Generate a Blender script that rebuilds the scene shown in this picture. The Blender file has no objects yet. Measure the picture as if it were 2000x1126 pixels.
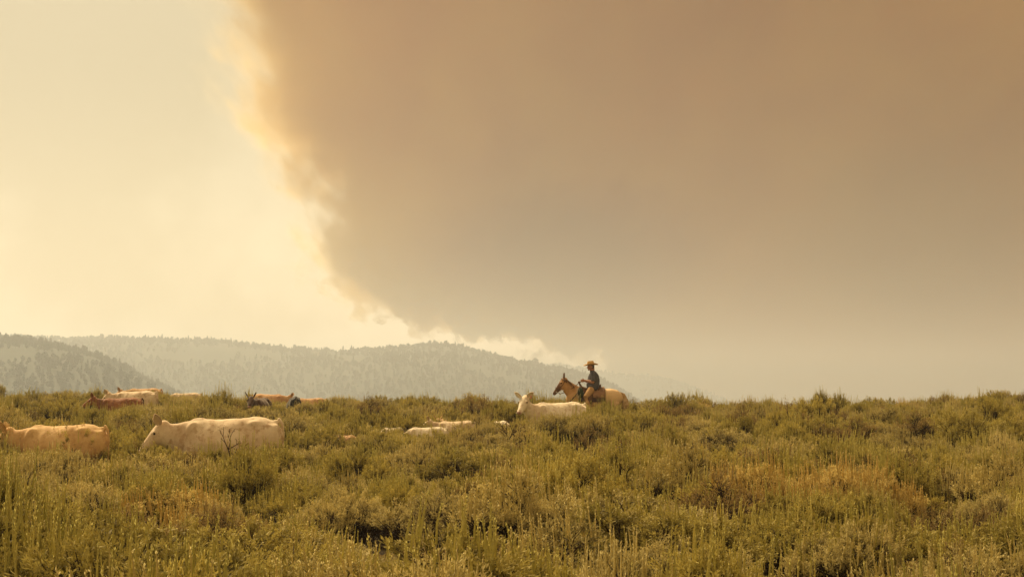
import bpy, bmesh, math, random
import numpy as np
from mathutils import Vector, Matrix, Euler, noise as mnoise

# ------------------------------------------------------------------ camera, world, sun, exposure
SC = bpy.context.scene
COL = SC.collection
F = 3172.0            # focal length in photo pixels (photo is 2000 px wide)
EYE = 1.9             # camera height over the ground at its feet
PITCH = math.atan(237.0 / F)
cam = bpy.data.objects.new('camera', bpy.data.cameras.new('camera'))
COL.objects.link(cam)
cam.location = (0, 0, EYE)
cam.rotation_euler = (math.radians(90) + PITCH, 0, 0)
cam.data.sensor_width = 36.0
cam.data.lens = 36.0 * F / 2000.0
cam.data.clip_start = 0.1
cam.data.clip_end = 60000.0
SC.camera = cam
SC.view_settings.view_transform = 'Standard'
SC.view_settings.look = 'None'
SC.view_settings.exposure = 0.34
SC.view_settings.gamma = 1.0
SC.view_settings.use_curve_mapping = False
SC.cycles.max_bounces = 12
SC.cycles.diffuse_bounces = 3
SC.cycles.glossy_bounces = 2
SC.cycles.transmission_bounces = 3
SC.cycles.transparent_max_bounces = 6
SC.cycles.volume_bounces = 10
SC.cycles.volume_step_rate = 0.8
SC.cycles.volume_max_steps = 96
SC.cycles.use_denoising = True
SC.cycles.sample_clamp_indirect = 6.0

SUN_EL, SUN_AZ = math.radians(47), math.radians(-32)      # azimuth from +Y (view direction), negative = left
sun = bpy.data.objects.new('sun', bpy.data.lights.new('sun', 'SUN'))
COL.objects.link(sun)
sun.data.energy = 5.0
sun.data.angle = math.radians(10)
sun.data.color = (1.0, 0.77, 0.45)
sd = Vector((math.sin(SUN_AZ) * math.cos(SUN_EL), math.cos(SUN_AZ) * math.cos(SUN_EL), math.sin(SUN_EL)))
sun.rotation_euler = sd.to_track_quat('Z', 'Y').to_euler()
sun.location = (0, 0, 60)


class NT:
    """tiny node-tree writer"""
    def __init__(s, tree):
        s.t = tree
        s.t.nodes.clear()
    def n(s, kind, props=None, **ins):
        nd = s.t.nodes.new(kind)
        for k, v in (props or {}).items():
            setattr(nd, k, v)
        for k, v in ins.items():
            key = int(k[1:]) if k[0] == '_' and k[1:].isdigit() else k.replace('_', ' ')
            s.set(nd.inputs[key], v)
        return nd
    def set(s, sock, v):
        if isinstance(v, bpy.types.NodeSocket):
            s.t.links.new(v, sock)
        elif v is not None:
            sock.default_value = v
    def m(s, op, a, b=None, c=None):
        nd = s.t.nodes.new('ShaderNodeMath')
        nd.operation = op
        for i, v in enumerate((a, b, c)):
            if v is not None:
                s.set(nd.inputs[i], v)
        return nd.outputs[0]
    def mix(s, f, a, b):
        nd = s.t.nodes.new('ShaderNodeMix')
        nd.data_type = 'RGBA'
        s.set(nd.inputs[0], f)
        for sock, v in ((nd.inputs[6], a), (nd.inputs[7], b)):
            s.set(sock, v if isinstance(v, bpy.types.NodeSocket) else (v[0], v[1], v[2], 1))
        return nd.outputs[2]
    def noise(s, vec, scale, detail=3.0, rough=0.5, w=None):
        nd = s.t.nodes.new('ShaderNodeTexNoise')
        s.set(nd.inputs['Vector'], vec)
        nd.inputs['Scale'].default_value = scale
        nd.inputs['Detail'].default_value = detail
        nd.inputs['Roughness'].default_value = rough
        return nd.outputs[0]
    def smooth(s, v, a, b, o0=0.0, o1=1.0):
        nd = s.t.nodes.new('ShaderNodeMapRange')
        nd.interpolation_type = 'SMOOTHSTEP'
        s.set(nd.inputs[0], v)
        for i, q in enumerate((a, b, o0, o1)):
            s.set(nd.inputs[i + 1], q)
        return nd.outputs[0]


world = bpy.data.worlds.new('World')
SC.world = world
world.use_nodes = True
N = NT(world.node_tree)
tc = N.n('ShaderNodeTexCoord')
nrm = N.n('ShaderNodeVectorMath', {'operation': 'NORMALIZE'}, _0=tc.outputs['Generated'])
sep = N.n('ShaderNodeSeparateXYZ', _0=nrm.outputs[0])
DX, DY, DZ = sep.outputs
skyt = N.n('ShaderNodeTexSky', {'sky_type': 'NISHITA', 'sun_disc': False, 'sun_elevation': SUN_EL,
                                'sun_rotation': -SUN_AZ, 'dust_density': 6.0, 'air_density': 2.0})
# thin drifting smoke veil lit by the hidden sun: pale cream, tan where it thickens
sofs = N.n('ShaderNodeVectorMath', {'operation': 'ADD'}, _0=nrm.outputs[0], _1=(0.35, 0.0, 0.62)).outputs[0]
sn = N.noise(sofs, 4.2, 4.0, 0.5)
sn2 = N.noise(nrm.outputs[0], 9.0, 5.0, 0.55)
veil_f = N.smooth(N.m('ADD', sn, N.m('MULTIPLY', N.m('SUBTRACT', sn2, 0.5), 0.35)), 0.40, 0.60)
veil = N.mix(veil_f, (0.76, 0.475, 0.185), (1.36, 1.03, 0.62))
# brighter round the sun's place up left
dotp = N.n('ShaderNodeVectorMath', {'operation': 'DOT_PRODUCT'}, _0=nrm.outputs[0],
           _1=Vector((-0.213, 0.949, 0.232)).normalized()).outputs['Value']
glow = N.smooth(dotp, 0.955, 1.0)
veil = N.mix(N.m('MULTIPLY', glow, 0.7), veil, (1.0, 0.86, 0.55))
# paler and brighter low down, where one looks along the lit smoke
hb = N.smooth(DZ, 0.0, 0.22, 1.65, 1.0)
veil = N.n('ShaderNodeVectorMath', {'operation': 'SCALE'}, _0=veil, _3=hb).outputs[0]
# thicker brown smoke over the right-hand half of the sky
az = N.m('ARCTAN2', DX, DY)
brown_f = N.smooth(N.m('ADD', az, N.m('MULTIPLY', N.m('SUBTRACT', sn, 0.5), 0.3)), 0.16, 0.55)
brown = N.mix(sn2, (0.80, 0.50, 0.215), (0.90, 0.58, 0.25))
smoke_sky = N.mix(brown_f, veil, brown)
low = N.smooth(DZ, -0.05, 0.0)
smoke_sky = N.mix(low, (0.10, 0.08, 0.05), smoke_sky)
bg1 = N.n('ShaderNodeBackground', Color=skyt.outputs[0], Strength=0.12)
bg2 = N.n('ShaderNodeBackground', Color=smoke_sky, Strength=0.53)
mx = N.n('ShaderNodeMixShader', _0=0.925, _1=bg1.outputs[0], _2=bg2.outputs[0])
N.n('ShaderNodeOutputWorld', Surface=mx.outputs[0])
world.cycles.sampling_method = 'MANUAL'
world.cycles.sample_map_resolution = 512

# ------------------------------------------------------------------ helpers
RNG = np.random.default_rng(7)
random.seed(7)


def tag(o, label=None, cat=None, group=None, kind=None):
    if label: o['label'] = label
    if cat: o['category'] = cat
    if group: o['group'] = group
    if kind: o['kind'] = kind
    return o


def empty(name, loc, rz=0.0, sc=1.0):
    o = bpy.data.objects.new(name, None)
    COL.objects.link(o)
    o.location = loc
    o.rotation_euler = (0, 0, rz)
    o.scale = (sc, sc, sc)
    o.empty_display_size = 0.2
    return o


def link(name, me, parent=None):
    o = bpy.data.objects.new(name, me)
    COL.objects.link(o)
    if parent: o.parent = parent
    return o


def copy_tree(o, parent=None):
    c = o.copy()
    COL.objects.link(c)
    if parent: c.parent = parent
    for ch in o.children:
        copy_tree(ch, c)
    return c


def mesh_np(name, V, Fc, mats, smooth=False, midx=None, tint=None):
    """V (n,3); Fc (m,k) equal-size faces or list of arrays"""
    me = bpy.data.meshes.new(name)
    V = np.asarray(V, dtype=np.float32)
    groups = Fc if isinstance(Fc, list) else [Fc]
    loops = np.concatenate([g.ravel() for g in groups]).astype(np.int32)
    sizes = np.concatenate([np.full(len(g), g.shape[1]) for g in groups]).astype(np.int32)
    starts = np.concatenate([[0], np.cumsum(sizes)[:-1]]).astype(np.int32)
    me.vertices.add(len(V)); me.vertices.foreach_set('co', V.ravel())
    me.loops.add(len(loops)); me.loops.foreach_set('vertex_index', loops)
    me.polygons.add(len(sizes)); me.polygons.foreach_set('loop_start', starts)
    if midx is not None:
        me.polygons.foreach_set('material_index', np.asarray(midx, dtype=np.int32))
    me.update(calc_edges=True)
    me.polygons.foreach_set('use_smooth', np.full(len(sizes), smooth))
    for m in (mats if isinstance(mats, (list, tuple)) else [mats]):
        me.materials.append(m)
    if tint is not None:
        a = me.attributes.new('tint', 'FLOAT', 'POINT')
        a.data.foreach_set('value', np.asarray(tint, dtype=np.float32))
    return me


def fbm(x, y, sc, seed=0.0, octv=4):
    v = 0.0; a = 1.0; t = 0.0
    for i in range(octv):
        v += a * mnoise.noise((x * sc + seed, y * sc - seed, seed * 1.7 + i * 3.1))
        t += a; a *= 0.5; sc *= 2.0
    return v / t


def project(x, y, z):
    """world point -> photo pixel"""
    zr = z - EYE
    c = y * math.cos(PITCH) + zr * math.sin(PITCH)
    up = -y * math.sin(PITCH) + zr * math.cos(PITCH)
    return 1000 + F * x / c, 563 - F * up / c


def mat(name, col, rough=0.8, spec=0.2, build=None):
    m = bpy.data.materials.new(name)
    m.use_nodes = True
    n = NT(m.node_tree)
    b = n.n('ShaderNodeBsdfPrincipled', Base_Color=(*col, 1), Roughness=rough)
    b.inputs['Specular IOR Level'].default_value = spec
    n.n('ShaderNodeOutputMaterial', Surface=b.outputs[0])
    if build: build(n, b)
    return m


def coat(name, c1, c2, c3=None, rough=0.75, scale=3.0, bump=0.25):
    """hide: two-tone broad mottling, fine hair grain and bump"""
    def bld(n, b):
        t = n.n('ShaderNodeTexCoord')
        a = n.noise(t.outputs['Object'], scale, 4.0, 0.55)
        f = n.noise(t.outputs['Object'], 60.0, 3.0, 0.6)
        c = n.mix(n.smooth(a, 0.35, 0.65), c1, c2)
        if c3:
            s = n.noise(t.outputs['Object'], scale * 2.3, 5.0, 0.6)
            c = n.mix(n.smooth(s, 0.50, 0.66, 0.0, 0.8), c, c3)
            # darker hair over neck and shoulder, a marking of the coat
            px_ = n.n('ShaderNodeSeparateXYZ', _0=t.outputs['Object'])
            sh_ = n.m('ADD', n.m('ABSOLUTE', n.m('ADD', px_.outputs[0], 0.68)), n.m('MULTIPLY', n.m('SUBTRACT', a, 0.5), 0.9))
            c = n.mix(n.smooth(sh_, 0.05, 0.42, 0.45, 0.0), c, c3)
        c = n.mix(n.m('MULTIPLY', n.smooth(f, 0.35, 0.7), 0.18), c, tuple(q * 0.55 for q in c1))
        n.set(b.inputs['Base Color'], c)
        bp = n.n('ShaderNodeBump', Strength=bump, Distance=0.01, Height=f)
        n.set(b.inputs['Normal'], bp.outputs[0])
        b.inputs['Sheen Weight'].default_value = 0.25
        b.inputs['Sheen Roughness'].default_value = 0.4
        b.inputs['Sheen Tint'].default_value = (1, 0.9, 0.75, 1)
    return mat(name, c1, rough, 0.15, bld)

# ------------------------------------------------------------------ ground
CPX = [-900, -200, 0, 200, 340, 420, 560, 700, 900, 1100, 1240, 1400, 1530, 1700, 1830, 1930, 2000, 2300, 2900]
CPY = [772, 770, 766, 764, 766, 764, 776, 779, 778, 778, 780, 784, 784, 786, 778, 768, 762, 752, 750]
YT = np.arange(-400, 20000, 2.0)
_base = np.interp(YT, [-400, 8, 20, 28, 40, 49, 58, 72, 82, 100, 140, 300, 700, 20000],
                  [-1.9, -1.9, -1.74, -1.57, -1.2, -0.87, -0.82, -0.45, -0.85, -2.4, -9, -30, -38, -38])
_k = np.exp(-np.linspace(-2, 2, 7) ** 2); _k /= _k.sum()
_base = np.convolve(np.pad(_base, 3, mode='edge'), _k, mode='valid')


def sstep(a, b, x):
    t = min(1.0, max(0.0, (x - a) / (b - a)))
    return t * t * (3 - 2 * t)


def ground_z(x, y):
    b = float(np.interp(y, YT, _base))
    w = sstep(50, 73, y) * (1 - sstep(110, 260, y))
    if w > 0:
        px = 1000 + F * x / max(y, 20)
        cz = (800 - np.interp(px, CPX, CPY)) * 72 / F - 0.9
        b += w * (cz + 0.45)
    near = 1 - sstep(200, 500, abs(x) + abs(y))
    if near > 0:
        b += near * 0.10 * fbm(x, y, 0.11, 3.0, 3)
    return b + EYE


def soil(n, b):
    t = n.n('ShaderNodeTexCoord')
    o = t.outputs['Object']
    a = n.noise(o, 0.6, 5, 0.6); f = n.noise(o, 18.0, 5, 0.65); g = n.noise(o, 90.0, 3, 0.6)
    c = n.mix(n.smooth(a, 0.35, 0.65), (0.028, 0.019, 0.011), (0.05, 0.035, 0.020))
    c = n.mix(n.smooth(f, 0.5, 0.66), c, (0.11, 0.082, 0.045))
    c = n.mix(n.smooth(g, 0.55, 0.7, 0, 0.6), c, (0.03, 0.02, 0.012))
    n.set(b.inputs['Base Color'], c)
    n.set(b.inputs['Normal'], n.n('ShaderNodeBump', Strength=0.8, Distance=0.03, Height=f).outputs[0])


M_soil = mat('dry soil', (0.07, 0.05, 0.03), 0.95, 0.1, soil)
gx = np.concatenate([-np.geomspace(5900, 62, 26), np.arange(-60, 60.1, 1.0), np.geomspace(62, 5900, 26)])
gy = np.concatenate([-np.geomspace(900, 22, 12), np.arange(-20, 130.1, 1.0), np.geomspace(134, 5950, 34)])
V = np.array([(x, y, ground_z(x, y)) for y in gy for x in gx])
nx = len(gx)
ii, jj = np.meshgrid(np.arange(nx - 1), np.arange(len(gy) - 1))
q = (jj * nx + ii).ravel()
g_o = link('ground', mesh_np('ground', V, np.stack([q, q + 1, q + nx + 1, q + nx], 1), M_soil, True))
tag(g_o, kind='structure')

# ------------------------------------------------------------------ hills and their forest
def hill_mat(n, b):
    t = n.n('ShaderNodeTexCoord')
    a = n.noise(t.outputs['Object'], 0.006, 6, 0.6); f = n.noise(t.outputs['Object'], 0.05, 5, 0.7)
    c = n.mix(n.smooth(a, 0.42, 0.6), (0.042, 0.053, 0.047), (0.062, 0.070, 0.060))
    c = n.mix(n.smooth(f, 0.45, 0.62), c, (0.044, 0.055, 0.048))
    n.set(b.inputs['Base Color'], c)


M_hill = mat('forested hillside', (0.05, 0.05, 0.03), 0.95, 0.05, hill_mat)
HILLS = {
    'A': dict(d=1500, px=[-1200, -500, -150, 0, 60, 110, 180, 230, 280, 330, 400, 520],
              py=[648, 636, 652, 667, 673, 684, 702, 722, 745, 767, 805, 865], front=750, back=500, shift=0),
    'B': dict(d=2600, px=[-1200, -300, 0, 100, 200, 300, 400, 480, 540, 620, 700, 760, 850, 900, 950, 1000, 1050, 1110, 1180, 1260, 1400],
              py=[675, 672, 665, 668, 667, 670, 675, 682, 688, 690, 692, 686, 679, 685, 698, 708, 719, 728, 750, 795, 865], front=1000, back=800, shift=0),
    'C': dict(d=4300, px=[600, 900, 1000, 1060, 1100, 1140, 1200, 1260, 1310, 1350, 1400, 1480],
              py=[800, 735, 719, 717, 716, 723, 732, 736, 744, 757, 775, 815], front=900, back=700, shift=0),
}


def hill_h(h, px, d, x):
    """height over eye of the hill at column px, distance d"""
    D = h['d'] + 120 * mnoise.noise((px * 0.004, 1.3, h['d'] * 0.01))
    top = (800 - np.interp(px, h['px'], h['py'])) * D / F
    s = (d - D) / (h['front'] if d < D else h['back'])
    w = max(0.0, 1 - s * s)
    w = w ** 1.3
    base = -40.0
    r = base + (top - base) * w
    sl = 1 - math.exp(-((d - D) / 170.0) ** 2)
    r += sl * w * 22 * fbm(x, d, 0.0035, h['d'] * 0.01, 4)
    return r


HM = {}
for key, h in HILLS.items():
    cols = np.linspace(h['px'][0], h['px'][-1], 150)
    ds = np.concatenate([np.linspace(h['d'] - h['front'], h['d'], 34)[:-1], np.linspace(h['d'], h['d'] + h['back'], 14)])
    V = []
    for d in ds:
        for p in cols:
            x = (p - 1000) * d / F
            V.append((x, d, hill_h(h, p, d, x) + EYE))
    nx = len(cols)
    ii, jj = np.meshgrid(np.arange(nx - 1), np.arange(len(ds) - 1))
    q = (jj * nx + ii).ravel()
    o = link('hill', mesh_np('hill', V, np.stack([q, q + 1, q + nx + 1, q + nx], 1), M_hill, True))
    tag(o, kind='structure')


def conifer_mesh(seed, kind, H, leafs):
    """a small far tree: tapered trunk and clumps of foliage round it; kind 'spire' or 'round'"""
    r = np.random.default_rng(seed)
    V = []; Q = []; mi = []; tt = []
    def tube(p0, p1, r0, r1, k=5):
        b = len(V)
        for p, rr in ((p0, r0), (p1, r1)):
            for i in range(k):
                a = i * 2 * math.pi / k
                V.append((p[0] + rr * math.cos(a), p[1] + rr * math.sin(a), p[2])); tt.append(0.3)
        for i in range(k):
            Q.append((b + i, b + (i + 1) % k, b + k + (i + 1) % k, b + k + i)); mi.append(1)
    tube((0, 0, -1.5), (0, 0, H * 0.92), H * 0.022, H * 0.004)
    for _ in range(leafs):
        t = r.random() ** 0.8
        z = H * (0.12 + 0.88 * t) if kind == 'spire' else H * (0.25 + 0.75 * t)
        if kind == 'spire':
            R = H * 0.19 * (1 - t) ** 0.8 + 0.15
        else:
            R = H * 0.34 * math.sqrt(max(0.02, 1 - (2 * t - 0.85) ** 2 / 1.4))
        a = r.random() * 6.283; rad = R * math.sqrt(r.random())
        rad *= 0.8 + 0.35 * math.sin(a * 3 + seed + z)
        c = np.array([rad * math.cos(a), rad * math.sin(a), z])
        s = H * (0.045 + 0.05 * r.random())
        u = r.normal(size=3); u /= np.linalg.norm(u); w = np.cross(u, r.normal(size=3)); w /= np.linalg.norm(w)
        b = len(V)
        for p in (c + u * s, c + w * s * 0.7, c - u * s, c - w * s * 0.7):
            V.append(tuple(p)); tt.append(0.2 + 0.7 * r.random())
        Q.append((b, b + 1, b + 2, b + 3)); mi.append(0)
    return V, np.array(Q), mi, tt


def leaf_material(name, ca, cb, trans=0.25, vary=0.35, rough=0.7):
    m = bpy.data.materials.new(name); m.use_nodes = True
    n = NT(m.node_tree)
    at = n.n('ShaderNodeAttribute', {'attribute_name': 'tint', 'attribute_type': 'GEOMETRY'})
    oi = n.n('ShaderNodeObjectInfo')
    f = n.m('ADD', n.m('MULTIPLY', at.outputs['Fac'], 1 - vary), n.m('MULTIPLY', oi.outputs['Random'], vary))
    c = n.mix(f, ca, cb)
    df = n.n('ShaderNodeBsdfPrincipled', Base_Color=c, Roughness=rough)
    df.inputs['Specular IOR Level'].default_value = 0.15
    tr = n.n('ShaderNodeBsdfTranslucent', Color=c)
    ms = n.n('ShaderNodeMixShader', _0=trans, _1=df.outputs[0], _2=tr.outputs[0])
    n.n('ShaderNodeOutputMaterial', Surface=ms.outputs[0])
    return m


M_needle = leaf_material('conifer needles', (0.046, 0.058, 0.052), (0.080, 0.094, 0.080), 0.15)
M_bark = mat('tree bark', (0.09, 0.065, 0.045), 0.9, 0.1)
TREES = []
for s, (k, H, lf) in enumerate([('spire', 15, 260), ('spire', 18, 300), ('round', 11, 280), ('round', 14, 320), ('round', 9, 260)]):
    V, Q, mi, tt = conifer_mesh(s + 5, k, H, lf)
    TREES.append(mesh_np('tree', V, Q, [M_needle, M_bark], False, mi, tt))


def scatter(name, pts, rots, scales, idx, meshes, label, cat):
    """one object that instances a handful of meshes on its own points"""
    src = bpy.data.collections.new(name + '_source')
    for i, me in enumerate(meshes):
        src.objects.link(bpy.data.objects.new('%s_source_%02d' % (name, i), me))
    me = bpy.data.meshes.new(name)
    P = np.asarray(pts, dtype=np.float32)
    me.vertices.add(len(P)); me.vertices.foreach_set('co', P.ravel())
    a = me.attributes.new('rot', 'FLOAT_VECTOR', 'POINT'); a.data.foreach_set('vector', np.asarray(rots, dtype=np.float32).ravel())
    a = me.attributes.new('scl', 'FLOAT_VECTOR', 'POINT'); a.data.foreach_set('vector', np.asarray(scales, dtype=np.float32).ravel())
    a = me.attributes.new('idx', 'INT', 'POINT'); a.data.foreach_set('value', np.asarray(idx, dtype=np.int32))
    o = link(name, me)
    g = bpy.data.node_groups.new(name, 'GeometryNodeTree')
    g.interface.new_socket('Geometry', in_out='INPUT', socket_type='NodeSocketGeometry')
    g.interface.new_socket('Geometry', in_out='OUTPUT', socket_type='NodeSocketGeometry')
    gi = g.nodes.new('NodeGroupInput'); go = g.nodes.new('NodeGroupOutput')
    ci = g.nodes.new('GeometryNodeCollectionInfo')
    ci.inputs[0].default_value = src; ci.inputs[1].default_value = True; ci.inputs[2].default_value = True
    ip = g.nodes.new('GeometryNodeInstanceOnPoints')
    def attr(nm, ty):
        x = g.nodes.new('GeometryNodeInputNamedAttribute'); x.data_type = ty; x.inputs[0].default_value = nm
        return x.outputs[0]
    g.links.new(gi.outputs[0], ip.inputs['Points'])
    g.links.new(ci.outputs[0], ip.inputs['Instance'])
    ip.inputs['Pick Instance'].default_value = True
    g.links.new(attr('idx', 'INT'), ip.inputs['Instance Index'])
    er = g.nodes.new('FunctionNodeEulerToRotation')
    g.links.new(attr('rot', 'FLOAT_VECTOR'), er.inputs[0])
    g.links.new(er.outputs[0], ip.inputs['Rotation'])
    g.links.new(attr('scl', 'FLOAT_VECTOR'), ip.inputs['Scale'])
    g.links.new(ip.outputs[0], go.inputs[0])
    md = o.modifiers.new('scatter', 'NODES'); md.node_group = g
    tag(o, label, cat, kind='stuff')
    return o


# forest on the slopes
pts, rots, scls, idx = [], [], [], []
for key, n_t in (('A', 8500), ('B', 15000), ('C', 3600)):
    h = HILLS[key]
    for _ in range(n_t):
        p = RNG.uniform(-1150 if key != 'C' else 650, {'A': 430, 'B': 1330, 'C': 1440}[key])
        d = h['d'] - h['front'] * 0.8 + RNG.random() * (h['front'] * 0.8 + 60)
        x = (p - 1000) * d / F
        if fbm(x, d, 0.006, 4.0, 3) < -0.22 + 0.1 * RNG.random():
            continue
        z = hill_h(h, p, d, x) + EYE
        if z < EYE - 20: continue
        pts.append((x, d, z)); rots.append((0, 0, RNG.random() * 6.28))
        s = RNG.uniform(0.42, 0.95) * (0.58 if key == 'A' else 0.72)
        scls.append((s, s, s)); idx.append(int(RNG.choice([2, 3, 4, 4, 2, 0])))
scatter('forest', pts, rots, scls, idx, TREES, 'hazy mixed forest covering the far hillsides below the skyline', 'forest')

# trees that stand out one by one along the ridges
RIDGE_TXT = {'A': 'on the darker near ridge', 'B': 'on the long middle ridge', 'C': 'on the faint farthest ridge'}
SPOT = [('at the far left', 0, 200), ('above the cream cow', 200, 520), ('above the tan cows', 520, 700),
        ('above the calves', 700, 950), ('above the heifer', 950, 1120), ('behind the rider', 1120, 1500)]
ORD = ['leftmost', 'second', 'third', 'fourth', 'fifth', 'sixth', 'seventh', 'eighth', 'ninth', 'tenth', 'eleventh', 'twelfth', 'thirteenth',
       'fourteenth', 'fifteenth', 'sixteenth', 'seventeenth', 'eighteenth', 'nineteenth', 'twentieth'] + ['later'] * 60
seen_rt = {}
for key, step, smin, smax in (('A', 13, 0.36, 0.66), ('B', 8.0, 0.42, 0.82), ('C', 15, 0.5, 1.0)):
    h = HILLS[key]
    p = {'A': -30, 'B': -20, 'C': 1062}[key]
    end = {'A': 330, 'B': 1190, 'C': 1350}[key]
    while p < end:
        D = h['d'] + 120 * mnoise.noise((p * 0.004, 1.3, h['d'] * 0.01))
        x = (p - 1000) * D / F
        ti = int(RNG.choice([0, 2, 3, 4, 2, 3, 4])) if key != 'A' else int(RNG.choice([0, 1, 1, 0, 3]))
        o = link('ridge_tree', TREES[ti])
        o.location = (x, D - 4, hill_h(h, p, D, x) + EYE - 1.0)
        o.rotation_euler = (0, 0, RNG.random() * 6.28)
        s = RNG.uniform(smin, smax) * (1.25 if RNG.random() < 0.08 else 1)
        o.scale = (s * RNG.uniform(0.9, 1.2), s * RNG.uniform(0.9, 1.2), s)
        where = next((t for t, a, b in SPOT if a <= p < b), 'cut by the left edge')
        look = ('tall ' if s > (smin + smax) / 2 else 'short ') + ('pointed' if ti < 2 else 'round-crowned')
        k_ = (key, where, look); seen_rt[k_] = seen_rt.get(k_, 0) + 1
        tag(o, '%s from left %s tree %s, %s' % (ORD[seen_rt[k_] - 1], look, RIDGE_TXT[key], where) if seen_rt[k_] > 1 else 'leftmost %s tree %s, %s' % (look, RIDGE_TXT[key], where),
            'tree', 'trees standing along the hazy ridges')
        p += step * RNG.uniform(0.45, 1.6)
# the single round tree that stands clear of the ridge left of the rider
p = 1045; h = HILLS['B']; D = h['d'] + 120 * mnoise.noise((p * 0.004, 1.3, h['d'] * 0.01)); x = (p - 1000) * D / F
o = link('ridge_tree', TREES[3]); o.location = (x, D - 4, hill_h(h, p, D, x) + EYE); o.scale = (1.25, 1.25, 1.05)
tag(o, 'lone round-crowned tree standing clear of the ridge, left of the rider', 'tree')

# ------------------------------------------------------------------ air and smoke
def box_mesh(name, x0, x1, y0, y1, z0, z1, m):
    V = [(x, y, z) for z in (z0, z1) for y in (y0, y1) for x in (x0, x1)]
    Q = np.array([(0, 2, 3, 1), (4, 5, 7, 6), (0, 1, 5, 4), (2, 6, 7, 3), (0, 4, 6, 2), (1, 3, 7, 5)])
    return mesh_np(name, V, Q, m)


mh = bpy.data.materials.new('thin smoke haze'); mh.use_nodes = True
n = NT(mh.node_tree)
pv = n.n('ShaderNodeVolumePrincipled', Color=(0.82, 0.91, 1.0, 1), Density=0.00040, Anisotropy=0.6)
n.n('ShaderNodeOutputMaterial', Volume=pv.outputs[0])
zt = 150
o = link('haze', box_mesh('haze', -6000, 6000, -1000, 6000, -40, zt, mh))
tag(o, 'pale smoky haze lying over the whole valley and the hills', 'haze', kind='stuff')

# the smoke plume: a bank of smoke 7-8 km away, its left edge running from the top of the frame down to the ridge
PY0, PY1, PZ0, PZ1, PX0, PX1 = 6300.0, 8300.0, -60.0, 3600.0, -2600.0, 5200.0
PD = 7000.0
EDGE = [(-1000, 40), (-500, 180), (0, 385), (130, 445), (250, 515), (350, 602), (430, 620), (500, 638), (560, 688), (595, 752), (612, 850),
        (628, 945), (650, 1000), (662, 1080), (680, 1150), (700, 1210), (730, 1290), (770, 1380), (830, 1440)]
ms = bpy.data.materials.new('wildfire smoke'); ms.use_nodes = True
n = NT(ms.node_tree)
tcn = n.n('ShaderNodeTexCoord')
P = tcn.outputs['Object']
sp = n.n('ShaderNodeSeparateXYZ', _0=P)
X, Y, Z = sp.outputs
PS = n.n('ShaderNodeVectorMath', {'operation': 'MULTIPLY'}, _0=P, _1=(1.0, 0.16, 1.0)).outputs[0]     # billows drawn out along the wind
n1 = n.noise(PS, 0.0011, 5.0, 0.5)
n2 = n.noise(PS, 0.0042, 5.0, 0.6)
n3 = n.noise(PS, 0.013, 4.0, 0.6)
# lumpy underside: the edge line itself is shifted up and down by the billows
ZL = n.m('ADD', Z, n.m('ADD', n.m('MULTIPLY', n.m('SUBTRACT', n2, 0.5), 330.0), n.m('MULTIPLY', n.m('SUBTRACT', n3, 0.5), 210.0)))
zn = n.m('DIVIDE', n.m('SUBTRACT', ZL, PZ0), PZ1 - PZ0)
fc = n.t.nodes.new('ShaderNodeFloatCurve')
n.set(fc.inputs['Value'], zn)
cur = fc.mapping.curves[0]
cp = []
for py, px in EDGE:
    z = (800 - py) * PD / F; xx = (px - 1000) * PD / F
    cp.append(((z - PZ0) / (PZ1 - PZ0), (xx - PX0) / (PX1 - PX0)))
cp = sorted(c for c in cp if -0.02 < c[0] <= 1)
while len(cur.points) < len(cp): cur.points.new(0.5, 0.5)
for pt, c in zip(cur.points, cp):
    pt.location = (max(0, c[0]), c[1]); pt.handle_type = 'AUTO'
fc.mapping.use_clip = False
fc.mapping.update()
edge_x = n.m('ADD', n.m('MULTIPLY', fc.outputs[0], PX1 - PX0), PX0)
wob = n.m('ADD', n.m('MULTIPLY', n.m('SUBTRACT', n1, 0.5), 600.0), n.m('MULTIPLY', n.m('SUBTRACT', n2, 0.5), 640.0))
inside = n.m('ADD', n.m('SUBTRACT', X, edge_x), wob)
inside = n.m('ADD', inside, n.m('MULTIPLY', n.m('SUBTRACT', n3, 0.5), 380.0))
soft = n.m('POWER', n.smooth(inside, -140.0, n.smooth(Z, 450.0, 1500.0, 30.0, 520.0)), 1.6)
# rounded front and back, thinner towards the sides of the bank
dy = n.m('ABSOLUTE', n.m('DIVIDE', n.m('SUBTRACT', Y, (PY0 + PY1) / 2), (PY1 - PY0) / 2))
depth = n.smooth(n.m('ADD', dy, n.m('MULTIPLY', n.m('ADD', n.m('SUBTRACT', n1, 0.5), n.m('MULTIPLY', n.m('SUBTRACT', n2, 0.5), 0.8)), 0.9)), 0.60, 0.90, 1.0, 0.0)
top = n.smooth(Z, PZ1 - 700.0, PZ1 - 50.0, 1.0, 0.0)
side = n.smooth(X, PX1 - 700.0, PX1 - 50.0, 1.0, 0.0)
body = n.m('ADD', 0.55, n.m('MULTIPLY', n.smooth(n2, 0.35, 0.7), 0.9))
den = n.m('MULTIPLY', n.m('MULTIPLY', soft, depth), n.m('MULTIPLY', n.m('MULTIPLY', top, side), n.m('MULTIPLY', body, 0.0065)))
colr = n.mix(n.smooth(n1, 0.35, 0.65), (0.993, 0.855, 0.41), (0.972, 0.805, 0.39))
colr = n.mix(n.smooth(n2, 0.40, 0.62, 0.0, 0.7), colr, (0.972, 0.78, 0.38))
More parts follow.
